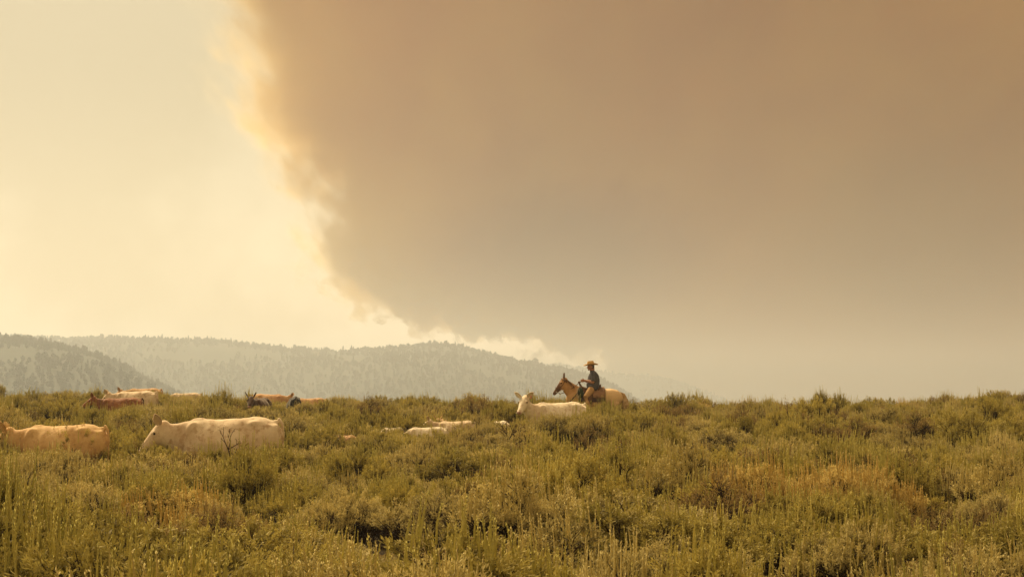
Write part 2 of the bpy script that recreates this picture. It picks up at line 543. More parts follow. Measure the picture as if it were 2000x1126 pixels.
# dark core low in the plume: shade painted into the smoke colour
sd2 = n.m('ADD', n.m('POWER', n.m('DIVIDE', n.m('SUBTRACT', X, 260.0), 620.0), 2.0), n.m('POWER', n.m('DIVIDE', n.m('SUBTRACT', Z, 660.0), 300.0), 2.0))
core_shade = n.smooth(n.m('ADD', sd2, n.m('MULTIPLY', n.m('SUBTRACT', n2, 0.5), 1.6)), 0.1, 1.3, 0.85, 0.0)
colr = n.mix(n.smooth(Z, 520.0, 180.0, 0.0, 0.9), colr, (1.0, 0.76, 0.38))  # warm glow along the underside, put into the smoke colour
colr = n.mix(core_shade, colr, (0.74, 0.48, 0.32))
sd3 = n.m('ADD', n.m('POWER', n.m('DIVIDE', n.m('SUBTRACT', X, 1650.0), 520.0), 2.0), n.m('POWER', n.m('DIVIDE', n.m('SUBTRACT', Z, 700.0), 420.0), 2.0))
colr = n.mix(n.smooth(n.m('ADD', sd3, n.m('MULTIPLY', n.m('SUBTRACT', n2, 0.5), 2.5)), 0.2, 1.4, 0.6, 0.0), colr, (0.84, 0.70, 0.42))
colr = n.mix(n.smooth(inside, 220.0, -60.0, 0.0, 0.85), colr, (0.99, 0.90, 0.66))
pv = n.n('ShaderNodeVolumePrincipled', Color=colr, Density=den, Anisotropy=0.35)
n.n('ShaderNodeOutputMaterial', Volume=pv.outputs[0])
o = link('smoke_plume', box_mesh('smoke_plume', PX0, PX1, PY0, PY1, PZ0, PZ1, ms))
tag(o, 'huge brown wildfire smoke plume rising behind the hills and filling the right of the sky', 'smoke', kind='stuff')

# ------------------------------------------------------------------ sagebrush
M_wood = mat('sagebrush wood', (0.05, 0.032, 0.021), 0.9, 0.1)
M_deadwood = mat('dead shrub wood', (0.055, 0.036, 0.025), 0.9, 0.1)
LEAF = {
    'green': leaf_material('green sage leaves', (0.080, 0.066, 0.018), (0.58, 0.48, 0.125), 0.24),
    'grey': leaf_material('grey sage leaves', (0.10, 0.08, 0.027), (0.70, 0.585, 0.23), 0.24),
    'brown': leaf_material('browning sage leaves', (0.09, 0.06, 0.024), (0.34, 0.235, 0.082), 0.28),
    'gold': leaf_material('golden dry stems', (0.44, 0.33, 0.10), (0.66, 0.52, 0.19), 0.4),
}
STALK = {
    'green': leaf_material('green seed stalks', (0.44, 0.40, 0.11), (0.68, 0.60, 0.21), 0.45),
    'grey': leaf_material('pale seed stalks', (0.52, 0.44, 0.17), (0.74, 0.64, 0.30), 0.45),
    'brown': leaf_material('tan seed stalks', (0.30, 0.22, 0.09), (0.48, 0.37, 0.16), 0.45),
    'gold': leaf_material('gold seed stalks', (0.60, 0.46, 0.16), (0.76, 0.61, 0.25), 0.45),
}


class Geo:
    """collects tubes and blades, then makes one mesh"""
    def __init__(s):
        s.V = []; s.Q = []; s.T = []; s.nv = 0
        s.tint = []
    def add(s, V, Q, t):
        V = np.asarray(V); s.V.append(V)
        s.Q.append(np.asarray(Q) + s.nv)
        s.nv += len(V)
        s.tint.append(np.full(len(V), t) if np.isscalar(t) else np.asarray(t))
    def tube(s, pts, radii, k=4, t=0.5):
        pts = np.asarray(pts, float); m = len(pts)
        d = np.gradient(pts, axis=0)
        d /= np.linalg.norm(d, axis=1)[:, None] + 1e-9
        ref = np.array([0.31, 0.95, 0.05])
        u = np.cross(d, ref); u /= np.linalg.norm(u, axis=1)[:, None] + 1e-9
        w = np.cross(d, u)
        a = np.arange(k) * 2 * math.pi / k
        ring = u[:, None, :] * np.cos(a)[None, :, None] + w[:, None, :] * np.sin(a)[None, :, None]
        V = (pts[:, None, :] + ring * np.asarray(radii)[:, None, None]).reshape(-1, 3)
        Q = []
        for i in range(m - 1):
            for j in range(k):
                Q.append((i * k + j, i * k + (j + 1) % k, (i + 1) * k + (j + 1) % k, (i + 1) * k + j))
        s.add(V, Q, t)
    def blades(s, P, D, L, Wd, t, r):
        """rhombic leaves: base P, direction D (unit), length L, width Wd"""
        n = len(P)
        side = np.cross(D, r.normal(size=(n, 3)))
        side /= np.linalg.norm(side, axis=1)[:, None] + 1e-9
        L = np.broadcast_to(L, n)[:, None]; Wd = np.broadcast_to(Wd, n)[:, None]
        mid = P + D * L * 0.6
        V = np.stack([P, mid + side * Wd * 0.5, P + D * L, mid - side * Wd * 0.5], 1).reshape(-1, 3)
        Q = np.arange(n * 4).reshape(n, 4)
        s.add(V, Q, np.repeat(np.broadcast_to(t, n), 4))
    def arrays(s):
        return np.concatenate(s.V), np.concatenate(s.Q), np.concatenate(s.tint)
    def mesh(s, name, m, smooth=False):
        V, Q, t = s.arrays()
        return mesh_np(name, V, Q, m, smooth, None, t)


def bush(seed, kind, W=1.0, H=0.85, lobes=9, per=27, leaves=60, stalks=40, sh=(0.14, 0.30), dense=1.0):
    """woody stems fanning out of one foot, leafy sprays on rounded lobes, seed stalks above them"""
    r = np.random.default_rng(seed)
    wood, fol, stk = Geo(), Geo(), Geo()
    LC = []
    for i in range(lobes):
        for _ in range(30):
            a = r.random() * 6.283
            q = math.sqrt(r.random()) * W * 0.40
            z = H * (0.58 + 0.32 * r.random()) * (1 - 0.42 * (q / (W * 0.5)) ** 2)
            c = np.array([q * math.cos(a), q * math.sin(a), z])
            if all(np.linalg.norm((c - k[0]) * (1, 1, 0.7)) > 0.17 * W for k in LC): break
        LC.append((c, W * r.uniform(0.16, 0.24)))
    for c, R in LC:
        foot = np.array([r.normal() * 0.05, r.normal() * 0.05, -0.08])
        k1 = foot + (c - foot) * 0.35 + np.array([c[0] * 0.25, c[1] * 0.25, 0]) + r.normal(size=3) * 0.035
        k2 = foot + (c - foot) * 0.7 + r.normal(size=3) * 0.04
        r0 = r.uniform(0.012, 0.022)
        wood.tube([foot, k1, k2, c], [r0, r0 * 0.75, r0 * 0.5, r0 * 0.3], 5, 0.4)
        tone = r.uniform(0.15, 0.85)
        for j in range(per):
            u = r.normal(size=3); u[2] = abs(u[2]) * 1.1 - 0.08; u /= np.linalg.norm(u)
            e = c + u * R * np.array([1, 1, 0.85]) * r.uniform(0.55, 1.05)
            mid = c * 0.45 + e * 0.45 + k2 * 0.1 + r.normal(size=3) * 0.02
            start = k2 + (c - k2) * r.random()
            wood.tube([start, mid, e], [0.0045, 0.0032, 0.002], 3, 0.5)
            ax = u * np.array([0.75, 0.75, 0.3]) + np.array([0, 0, 0.95]) + r.normal(size=3) * 0.18
            ax /= np.linalg.norm(ax)
            sl = r.uniform(0.06, 0.13)
            nl = int(leaves * dense * r.uniform(0.7, 1.2))
            t = r.random(nl)
            P = e + ax * (t[:, None] * sl - 0.04) + r.normal(size=(nl, 3)) * 0.011
            D = ax + r.normal(size=(nl, 3)) * 0.48
            D /= np.linalg.norm(D, axis=1)[:, None]
            tt = np.clip(tone * 0.7 - 0.12 + r.normal() * 0.14 + 0.75 * t, 0, 1)  # tip highlights painted in: tint rises toward the end of each spray
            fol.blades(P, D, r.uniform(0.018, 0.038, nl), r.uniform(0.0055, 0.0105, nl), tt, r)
        # fine bare twigs packed under the leafy crown
        for j in range(20):
            s0 = foot + (c - foot) * r.uniform(0.35, 0.85) + r.normal(size=3) * 0.02
            dr = (c - foot) / np.linalg.norm(c - foot) * 0.6 + r.normal(size=3) * 0.55; dr[2] = abs(dr[2]) * 0.7 + 0.1
            dr /= np.linalg.norm(dr)
            wood.tube([s0, s0 + dr * 0.09 + r.normal(size=3) * 0.01, s0 + dr * r.uniform(0.14, 0.24)], [0.005, 0.004, 0.002], 3, 0.3)
        # seed stalks out of the top of this lobe
        ns = int(round(1.7 * stalks / lobes * r.uniform(0.1, 1.9)))
        lean0 = r.normal(size=3) * 0.05
        for j in range(ns):
            a = r.random() * 6.283; q = R * math.sqrt(r.random())
            b = c + np.array([q * math.cos(a), q * math.sin(a), R * 0.45 * (1 - (q / R) ** 2) + 0.01])
            ln = r.uniform(*sh)
            dr = np.array([0, 0, 1.0]) + lean0 + r.normal(size=3) * 0.05; dr /= np.linalg.norm(dr)
            bend = r.normal(size=3) * 0.007
            pts = [b, b + dr * ln * 0.5 + bend, b + dr * ln + bend * 0.4]
            tn = r.random()
            stk.tube(pts, [0.0062, 0.0056, 0.0012], 3, tn)
            nl = int(34 * ln / 0.25)
            t = r.uniform(0.05, 0.93, nl)
            P = np.where(t[:, None] < 0.5, pts[0] + (pts[1] - pts[0]) * (t[:, None] * 2), pts[1] + (pts[2] - pts[1]) * (t[:, None] * 2 - 1))
            D = dr * 1.0 + r.normal(size=(nl, 3)) * 0.16; D /= np.linalg.norm(D, axis=1)[:, None]
            stk.blades(P, D, r.uniform(0.014, 0.026, nl), r.uniform(0.0045, 0.0075, nl), np.clip(tn + r.normal(size=nl) * 0.1, 0, 1), r)
    # a few bare dead twigs low down
    for _ in range(10):
        a = r.random() * 6.283; o_ = r.uniform(0.2, 0.5) * W
        e = np.array([o_ * math.cos(a), o_ * math.sin(a), r.uniform(0.12, 0.5) * H])
        wood.tube([(0, 0, 0), e * (0.5, 0.5, 0.35), e], [0.010, 0.006, 0.003], 4, 0.2)
    return dict(kind=kind, wood=wood, fol=fol, stk=stk, W=W, H=H)


def dead_shrub(seed, H=0.9, spread=0.45, depth=4):
    r = np.random.default_rng(seed)
    g = Geo(); f = Geo()
    def grow(p, d, ln, rad, lev):
        p1 = p + d * ln * 0.5 + r.normal(size=3) * ln * 0.07
        p2 = p1 + (d + r.normal(size=3) * 0.15) * ln * 0.5
        g.tube([p, p1, p2], [rad, rad * 0.8, rad * 0.62], 5 if lev < 2 else 3, 0.4)
        if lev >= depth:
            nl = 9
            t = r.random(nl)
            D = d + r.normal(size=(nl, 3)) * 0.6; D /= np.linalg.norm(D, axis=1)[:, None]
            f.blades(p1 + (p2 - p1) * t[:, None] + r.normal(size=(nl, 3)) * 0.008, D, r.uniform(0.014, 0.028, nl), r.uniform(0.005, 0.009, nl), r.random(), r)
            return
        for _ in range(3 if lev else 4):
            dd = d + r.normal(size=3) * (0.62 if lev else spread * 1.3)
            dd[2] = abs(dd[2]) * 0.9 + 0.12
            dd /= np.linalg.norm(dd)
            grow(p2 if r.random() < 0.7 else p1, dd, ln * r.uniform(0.62, 0.82), rad * 0.6, lev + 1)
    grow(np.array([0, 0, -0.05]), np.array([0.06, 0, 1.0]), H * 0.33, 0.03, 0)
    return dict(kind='dead', wood=g, fol=f, stk=None, W=0.8, H=H)


SPECS = [
    dict(seed=11, kind='green', W=1.05, H=0.82, lobes=10, stalks=62, sh=(0.16, 0.34)),
    dict(seed=12, kind='green', W=0.90, H=0.88, lobes=8, stalks=40, sh=(0.14, 0.28)),
    dict(seed=13, kind='green', W=1.20, H=0.78, lobes=12, stalks=28, sh=(0.10, 0.22)),
    dict(seed=14, kind='green', W=1.00, H=0.90, lobes=9, stalks=84, sh=(0.18, 0.36)),
    dict(seed=21, kind='grey', W=1.05, H=0.80, lobes=11, stalks=50, sh=(0.12, 0.26), leaves=40),
    dict(seed=22, kind='grey', W=0.95, H=0.84, lobes=9, stalks=78, sh=(0.16, 0.32), leaves=36),
    dict(seed=23, kind='grey', W=1.15, H=0.74, lobes=12, stalks=16, sh=(0.08, 0.16), leaves=42),
    dict(seed=31, kind='brown', W=1.05, H=0.78, lobes=9, stalks=22, sh=(0.10, 0.22), leaves=22),
    dict(seed=32, kind='brown', W=0.90, H=0.82, lobes=8, stalks=12, sh=(0.08, 0.18), leaves=18),
    dict(seed=41, kind='gold', W=0.95, H=0.80, lobes=9, stalks=170, sh=(0.14, 0.30), leaves=42),
]
BUSH = [bush(**s) for s in SPECS]
DEAD = [dead_shrub(51), dead_shrub(52, 1.0, 0.6), dead_shrub(57, 0.8, 0.7, 3)]
PROTO = []
for b in BUSH + DEAD:
    k = b['kind']
    d = dict(b)
    d['m_wood'] = b['wood'].mesh('branches', M_deadwood if k == 'dead' else M_wood)
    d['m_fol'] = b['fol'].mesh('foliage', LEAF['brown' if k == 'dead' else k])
    d['m_stk'] = b['stk'].mesh('seed_stalks', STALK[k]) if b['stk'] else None
    # joined copy for the far field
    V, Q, T, MI = [], [], [], []
    nv = 0
    for i, g in enumerate((b['wood'], b['fol'], b['stk'])):
        if g is None: continue
        v, q_, t = g.arrays()
        V.append(v); Q.append(q_ + nv); T.append(t); MI.append(np.full(len(q_), i)); nv += len(v)
    d['m_all'] = mesh_np('sagebrush', np.concatenate(V), np.concatenate(Q),
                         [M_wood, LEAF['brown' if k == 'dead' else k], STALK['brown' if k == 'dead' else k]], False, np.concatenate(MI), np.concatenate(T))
    d['top'] = float(np.percentile(b['fol'].arrays()[0][:, 2], 98)) + (0.11 if b['stk'] else 0.0)
    PROTO.append(d)
K_OF = [p['kind'] for p in PROTO]

# tops allowed in the picture column by column, so the cattle and the rider stand as clear of the brush as they do
CLEAR = []      # (px0, px1, distance, lowest top allowed as photo y) filled by the animals


def clear_limit(px, d):
    lim = -1e9
    for a, b, dist, y in CLEAR:
        if a <= px <= b and d < dist + 0.3:
            lim = max(lim, y)
    return lim

# ------------------------------------------------------------------ animals and rider
class Solid:
    """overlapping closed lofts that are fused into one continuous skin by a voxel remesh"""
    def __init__(s):
        s.bm = bmesh.new()
    def loft(s, secs, lat=(0, 1, 0), k=16, M=None, cap=0.45, pear=0.0):
        """secs: (x, y, z, half width along lat, half height)"""
        P = [Vector(q[:3]) for q in secs]
        T = []
        for i in range(len(P)):
            t = P[min(i + 1, len(P) - 1)] - P[max(i - 1, 0)]
            T.append(t.normalized())
        rows = [(P[i], T[i], secs[i][3], secs[i][4]) for i in range(len(P))]
        a = rows[0]; b = rows[-1]
        ra, rb = min(a[2], a[3]), min(b[2], b[3])
        rows = [(a[0] - a[1] * ra * cap, a[1], a[2] * 0.62, a[3] * 0.62)] + rows + [(b[0] + b[1] * rb * cap, b[1], b[2] * 0.62, b[3] * 0.62)]
        lat = Vector(lat)
        rings = []
        for p, t, w, h in rows:
            l = (lat - t * lat.dot(t)).normalized()
            u = t.cross(l)
            ring = []
            for j in range(k):
                an = j * 2 * math.pi / k
                v = p + l * (w * math.cos(an) * (1 - pear * max(0.0, math.sin(an) * (1 if u.z > 0 else -1)))) + u * (h * math.sin(an))
                ring.append(s.bm.verts.new(M @ v if M else v))
            rings.append(ring)
        for r0, r1 in zip(rings, rings[1:]):
            for j in range(k):
                s.bm.faces.new((r0[j], r0[(j + 1) % k], r1[(j + 1) % k], r1[j]))
        for r, (p, t, w, h), sg in ((rings[0], rows[0], -1), (rings[-1], rows[-1], 1)):
            v = p + t * (min(w, h) * 0.35 * sg)
            c = s.bm.verts.new(M @ v if M else v)
            for j in range(k):
                s.bm.faces.new((r[j], r[(j + 1) % k], c) if sg > 0 else (r[(j + 1) % k], r[j], c))
    def ball(s, c, r, M=None):
        m = Matrix.Translation(c) @ Matrix.Diagonal((*r, 1)) if not isinstance(r, float) else Matrix.Translation(c) @ Matrix.Scale(r, 4)
        bmesh.ops.create_icosphere(s.bm, subdivisions=3, radius=1.0, matrix=(M @ m) if M else m)
    def mesh(s, name, m, voxel=0.018, smooth=4, rough=0.0):
        bmesh.ops.recalc_face_normals(s.bm, faces=s.bm.faces)
        me = bpy.data.meshes.new(name + '_raw'); s.bm.to_mesh(me); s.bm.free()
        o = bpy.data.objects.new('tmp', me); COL.objects.link(o)
        rm = o.modifiers.new('r', 'REMESH'); rm.mode = 'VOXEL'; rm.voxel_size = voxel; rm.use_smooth_shade = True
        if smooth:
            sm = o.modifiers.new('s', 'SMOOTH'); sm.factor = 0.5; sm.iterations = smooth
        dg = bpy.context.evaluated_depsgraph_get(); dg.update()
        out = bpy.data.meshes.new_from_object(o.evaluated_get(dg))
        bpy.data.objects.remove(o); bpy.data.meshes.remove(me)
        out.name = name
        if rough:
            nv_ = len(out.vertices)
            co = np.empty(nv_ * 3, np.float32); out.vertices.foreach_get('co', co); co = co.reshape(-1, 3)
            no = np.empty(nv_ * 3, np.float32); out.vertex_normals.foreach_get('vector', no); no = no.reshape(-1, 3)
            dv = np.array([mnoise.noise((x * 3.2, y * 3.2, z * 2.4)) + 0.45 * mnoise.noise((x * 9 + 5, y * 9, z * 5)) for x, y, z in co.tolist()], np.float32)
            out.vertices.foreach_set('co', (co + no * (rough * dv)[:, None]).ravel())
            out.update()
        out.materials.clear(); out.materials.append(m)
        return out
    def plain(s, name, m):
        bmesh.ops.recalc_face_normals(s.bm, faces=s.bm.faces)
        me = bpy.data.meshes.new(name); s.bm.to_mesh(me); s.bm.free()
        me.polygons.foreach_set('use_smooth', [True] * len(me.polygons))
        me.materials.append(m)
        return me


M_eye = mat('dark eye', (0.012, 0.008, 0.006), 0.15, 0.5)
M_hoof = mat('hoof horn', (0.09, 0.065, 0.045), 0.6, 0.3)
M_nose = mat('muzzle skin', (0.42, 0.25, 0.18), 0.5, 0.3)
M_earin = mat('dark inner ear', (0.05, 0.028, 0.018), 0.85, 0.1)
M_tag = mat('orange plastic ear tag', (0.75, 0.16, 0.07), 0.4, 0.4)
COATS = {
    'cream': coat('cream hide', (0.68, 0.52, 0.33), (0.80, 0.66, 0.45), (0.44, 0.28, 0.145)),
    'white': coat('white hide', (0.80, 0.69, 0.50), (0.87, 0.77, 0.58), (0.58, 0.42, 0.25)),
    'gold': coat('golden tan hide', (0.62, 0.39, 0.16), (0.72, 0.49, 0.22), (0.48, 0.27, 0.10)),
    'tan': coat('orange tan hide', (0.55, 0.32, 0.14), (0.64, 0.40, 0.19), (0.44, 0.21, 0.08)),
    'red': coat('red brown hide', (0.25, 0.095, 0.035), (0.33, 0.14, 0.05), (0.12, 0.045, 0.02)),
    'brown': coat('dark brown hide', (0.055, 0.028, 0.016), (0.09, 0.045, 0.024)),
    'black': coat('black hide', (0.014, 0.014, 0.014), (0.03, 0.028, 0.026)),
}


def head_matrix(poll, face, up=(0, 0, 1), size=1.0):
    """local +X runs down the face, +Z out of the forehead, +Y to the animal's left or right"""
    x = Vector(face).normalized()
    z = (Vector(up) - x * Vector(up).dot(x)).normalized()
    y = z.cross(x)
    M = Matrix((x, y, z)).transposed().to_4x4()
    return Matrix.Translation(poll) @ M @ Matrix.Scale(size, 4)


def cow_meshes(poll, face, neck, stride=0.12, up=(0, 0, 1), name='cow', side_ears=True):
    HM_ = head_matrix(poll, face, up, 1.12)
    b = Solid()
    b.loft([(0.98, 0, 1.14, .12, .16), (0.92, 0, 1.12, .21, .25), (0.78, 0, 1.09, .27, .33), (0.60, 0, 1.07, .29, .365), (0.44, 0, 1.045, .285, .37), (0.20, 0, 1.01, .355, .385),
            (0.0, 0, 0.99, .38, .395), (-0.3, 0, 0.99, .35, .39), (-0.52, 0, 1.00, .29, .39), (-0.72, 0, 1.01, .22, .35), (-0.85, 0, 1.02, .16, .27)], k=24, pear=.30)
    b.loft([(-0.55, 0, 1.08, .2, .29)] + neck, k=16)
    b.loft([(-.07, 0, -.12, .085, .10), (0, 0, -.115, .105, .115), (.10, 0, -.13, .118, .13), (.2, 0, -.135, .112, .125), (.3, 0, -.12, .085, .10),
            (.4, 0, -.11, .070, .082), (.47, 0, -.108, .076, .074), (.505, 0, -.108, .062, .056)], k=16, M=HM_)
    for sy in (-1, 1):
        b.ball(Vector((-.56, sy * .135, 1.03)), (.20, .11, .32)); b.ball(Vector((.80, sy * .145, 1.05)), (.17, .115, .26)); b.ball(Vector((.05, sy * .25, .92)), (.42, .12, .24))
        b.ball(HM_ @ Vector((.155, sy * .098, -.05)), .034)              # brow
        b.ball(Vector((.53, sy * .145, 1.285)), (.13, .085, .085))           # hook bone
        b.ball(Vector((.93, sy * .09, 1.24)), (.06, .06, .07))            # pin bone
        st = stride * sy
        b.loft([(-.58, sy * .15, 1.06, .09, .19), (-.6, sy * .19, .86, .085, .13), (-.58 + st * .3, sy * .18, .66, .062, .075),
                (-.6 + st, sy * .17, .42, .046, .050), (-.585 + st * 1.2, sy * .17, .24, .032, .034), (-.6 + st * 1.4, sy * .17, .10, .042, .044)], lat=(0, 1, 0), k=12)
        st = -stride * sy
        b.loft([(.72, sy * .13, 1.12, .13, .23), (.66, sy * .18, .88, .12, .20), (.62 + st * .3, sy * .20, .70, .085, .12), (.80 + st, sy * .18, .50, .046, .062),
                (.80 + st * 1.2, sy * .18, .30, .034, .038), (.74 + st * 1.5, sy * .18, .10, .042, .044)], lat=(0, 1, 0), k=12)
    b.ball(Vector((0.93, 0, 1.335)), (.09, .05, .05))
    b.ball(Vector((-0.48, 0, 1.365)), (.16, .06, .05))
    b.ball(Vector((-0.80, 0, 0.80)), (.10, .07, .10))                     # brisket
    body = b.mesh(name + '_body', None, 0.018, 26, 0.014)
    body.materials.clear()
    parts = {'body': [body], 'ear': [], 'eye': [], 'hoof': [], 'tail': [], 'muzzle': []}
    for sy in (-1, 1):
        e = Solid(); e.ball(HM_ @ Vector((.165, sy * .108, -.068)), (.021, .021, .021)); parts['eye'].append(e.plain('eye', M_eye))
        # cupped ear: a leaf-shaped bowl, opening outward and to the front
        ax = Vector((-.30, sy * .50, .78) if side_ears else (-.22, sy * 0.80, .56)).normalized(); fr = Vector((.35, sy * .9, -.1) if side_ears else (.75, sy * .15, .1)); fr = (fr - ax * fr.dot(ax)).normalized(); sd_ = ax.cross(fr)
        bm = bmesh.new(); n1_, n2_ = 9, 7
        for shell, off in ((0, 0.0), (1, -0.010)):
            grid = []
            for i in range(n1_):
                t = i / (n1_ - 1)
                w = .066 * math.sin(math.pi * min(1, (t * .93 + .07)) ** 0.85) ** 0.75
                row = []
                for j in range(n2_):
                    s_ = j / (n2_ - 1) * 2 - 1
                    p = Vector((.01, sy * .085, -.045)) + ax * (t * .21) + sd_ * (w * s_) + fr * (.030 * s_ * s_ * (1 - t * .4) + off - .012)
                    row.append(bm.verts.new(HM_ @ p))
                grid.append(row)
            for i in range(n1_ - 1):
                for j in range(n2_ - 1):
                    f = bm.faces.new((grid[i][j], grid[i + 1][j], grid[i + 1][j + 1], grid[i][j + 1]))
                    f.material_index = 1 if (shell == 0 and 0 < j < n2_ - 2 and i < n1_ - 2) else 0
                    f.smooth = True
            if shell == 0: g0 = grid
        rim = [(g0[i][0], grid[i][0]) for i in range(n1_)] + [(g0[-1][j], grid[-1][j]) for j in range(n2_)] + [(g0[i][-1], grid[i][-1]) for i in range(n1_ - 1, -1, -1)]
        for (a_, b_), (c_, d_) in zip(rim, rim[1:]):
            try: bm.faces.new((a_, b_, d_, c_))
            except ValueError: pass
        me = bpy.data.meshes.new('ear'); bm.to_mesh(me); bm.free(); parts['ear'].append(me)
        st = stride * sy
        for x in (-.61 + st * 1.4, .73 - st * 1.5):
            h = Solid(); h.loft([(x - .03, sy * .175, .012, .05, .066), (x, sy * .175, .07, .045, .052)], lat=(0, 1, 0), k=12, cap=0.05)
            parts['hoof'].append(h.plain('hoof', M_hoof))
    t = Solid()
    t.loft([(.97, 0, 1.38, .030, .032), (1.035, 0, 1.30, .026, .028), (1.06, 0, 1.12, .02, .02), (1.05, 0.01, .85, .015, .015), (1.04, .015, .68, .013, .013)], k=8)
    t.loft([(1.04, .015, .70, .02, .02), (1.045, .02, .58, .045, .045), (1.05, .02, .42, .035, .035), (1.05, .02, .33, .012, .012)], k=8)
    parts['tail'].append(t.plain('tail', None)); parts['tail'][0].materials.clear()
    m = Solid(); m.ball(HM_ @ Vector((.515, 0, -.098)), (.030, .060, .042), None)
    m.bm.free(); m = Solid(); m.ball(Vector((.505, 0, -.100)), (.036, .066, .046), HM_)
    parts['muzzle'].append(m.plain('muzzle', M_nose))
    for sy in (-1, 1):
        nn = Solid(); nn.ball(Vector((.540, sy * .032, -.088)), (.010, .014, .010), HM_); parts.setdefault('nostril', []).append(nn.plain('nostril', M_eye))
    parts['HM'] = HM_
    return parts


COW_WALK = cow_meshes((-1.24, 0, 1.33), (-.66, -.12, -.75), [(-.75, 0, 1.06, .17, .29), (-.90, 0, 1.07, .14, .255), (-1.03, 0, 1.10, .12, .215), (-1.15, 0, 1.13, .105, .175), (-1.22, 0, 1.16, .09, .13)])
COW_LEVEL = cow_meshes((-1.22, 0, 1.46), (-.80, -.15, -.58), [(-.75, 0, 1.11, .16, .26), (-.90, 0, 1.16, .13, .22), (-1.04, 0, 1.22, .115, .18), (-1.15, 0, 1.28, .10, .145), (-1.20, 0, 1.31, .085, .11)], 0.10)
COW_GRAZE = cow_meshes((-1.35, -.05, .86), (-.45, -.12, -.88), [(-.75, 0, 1.02, .15, .25), (-.95, -.01, .97, .125, .20), (-1.12, -.02, .90, .11, .17), (-1.25, -.04, .82, .10, .14), (-1.33, -.05, .76, .085, .11)], 0.09)
COW_LOOK = cow_meshes((-1.13, -.05, 1.57), (-.66, -.42, -.62), [(-.75, 0, 1.12, .16, .26), (-.90, 0, 1.18, .13, .215), (-1.02, 0, 1.29, .115, .175), (-1.08, -.03, 1.37, .10, .14), (-1.10, -.05, 1.42, .085, .11)], 0.08, side_ears=False)


def cow_coated(parts, coat_name, head_dark=None):
    out = {}
    for k, v in parts.items():
        if k == 'HM': out[k] = v; continue
        out[k] = []
        for me in v:
            if k in ('body', 'tail', 'ear'):
                me = me.copy(); me.materials.clear()
                me.materials.append(COATS[coat_name] if k != 'tail' or coat_name not in ('red',) else COATS['brown'])
                if k == 'ear': me.materials.append(M_earin if coat_name not in ('black', 'brown') else COATS[coat_name])
            out[k].append(me)
    return out


CACHE = {}


def put_cow(kind, coat_name, px, d, rz, sc, label, cat='cow', ytop=None, tag_ear=False, width=1.0):
    """px: photo column of the middle of the trunk; rz: 0 faces left"""
    key = (id(kind), coat_name)
    if key not in CACHE: CACHE[key] = cow_coated(kind, coat_name)
    parts = CACHE[key]
    x = (px - 1000) * d / F
    z = ground_z(x, d)
    if ytop:
        need = ((800 - ytop) * d / F + EYE - z) / 1.43
        sc = min(1.15 * sc, max(0.8 * sc, need))
    root = empty(cat, (x, d, z), rz, sc)
    root.scale = (sc * 0.90, sc, sc)
    tag(root, label, cat, 'cattle and calves herded through the sagebrush')
    for k, lst in parts.items():
        if k == 'HM': continue
        for me in lst:
            link(k, me, root)
    if tag_ear:
        HM_ = parts['HM']
        s = Solid()
        s.loft([(0, .0, 0, .030, .004), (0, 0, -.055, .034, .004), (0, 0, -.075, .028, .004)], lat=(1, 0, 0), k=10, M=Matrix.Translation(HM_ @ Vector((-.015, tag_ear * .17, -.015))) @ Matrix.Rotation(0.5, 4, 'Z'))
        link('ear_tag', s.plain('ear_tag', M_tag), root)
    return root


R = math.radians
put_cow(COW_WALK, 'gold', 122, 28.5, R(-6), 0.92, 'golden tan cow walking left, cut by the left edge of the frame', ytop=826)
put_cow(COW_WALK, 'cream', 443, 28.0, R(5), 1.03, 'large cream cow walking left behind the bare twiggy shrub', ytop=812)
put_cow(COW_LOOK, 'white', 1087, 41.0, R(32), 0.94, 'white heifer with orange ear tag, head turned to the camera, in front of the rider', ytop=783, tag_ear=1)
put_cow(COW_LEVEL, 'red', 236, 56.0, R(3), 0.93, 'red-brown cow with dark head on the left crest, nearest of its cluster', ytop=775)
put_cow(COW_WALK, 'cream', 264, 60.5, R(-6), 1.04, 'cream cow standing just behind the red-brown cow on the left crest', ytop=762)
put_cow(COW_WALK, 'tan', 280, 78.0, R(4), 1.0, 'tan cow on the crest mostly hidden behind the cream cow', ytop=757)
put_cow(COW_WALK, 'tan', -44, 72.0, R(0), .95, 'orange-tan cow at the far left edge, only its rump over the brush', ytop=757)
put_cow(COW_WALK, 'tan', 528, 80.0, R(172), 0.95, 'orange-tan cow on the crest with its rump left, right of the tall bush', ytop=768)
put_cow(COW_LEVEL, 'brown', 509, 55.0, R(80), 0.80, 'dark brown calf showing only ears and head before the tan cow', 'calf', ytop=775)
put_cow(COW_GRAZE, 'black', 576, 62.0, R(-78), 0.86, 'black calf with only its rounded rump showing on the crest', 'calf', ytop=773)
put_cow(COW_GRAZE, 'tan', 606, 80.0, R(5), 0.86, 'tan cow back barely rising over the crest right of the black calf', ytop=776)
put_cow(COW_GRAZE, 'cream', 362, 80.0, R(5), 0.92, 'pale tan cow back low between the tall bush and the cream cow', ytop=766)
put_cow(COW_GRAZE, 'white', 832, 39.0, R(8), 0.58, 'white calf with lowered head in the brush, middle of the field', 'calf', ytop=832)
put_cow(COW_LEVEL, 'cream', 890, 41.0, R(-6), 0.60, 'cream calf standing right of the white calf', 'calf', ytop=820)
put_cow(COW_LEVEL, 'tan', 862, 44.5, R(85), 0.55, 'orange tan calf seen end on between the white and cream calves', 'calf', ytop=817)
put_cow(COW_GRAZE, 'white', 768, 40.5, R(50), 0.52, 'small pale calf nearly hidden in brush left of the white calf', 'calf', ytop=833)
put_cow(COW_GRAZE, 'tan', 672, 37, R(150), 0.55, 'orange tan calf with only its rump above brush, below the crest', 'calf', ytop=847)
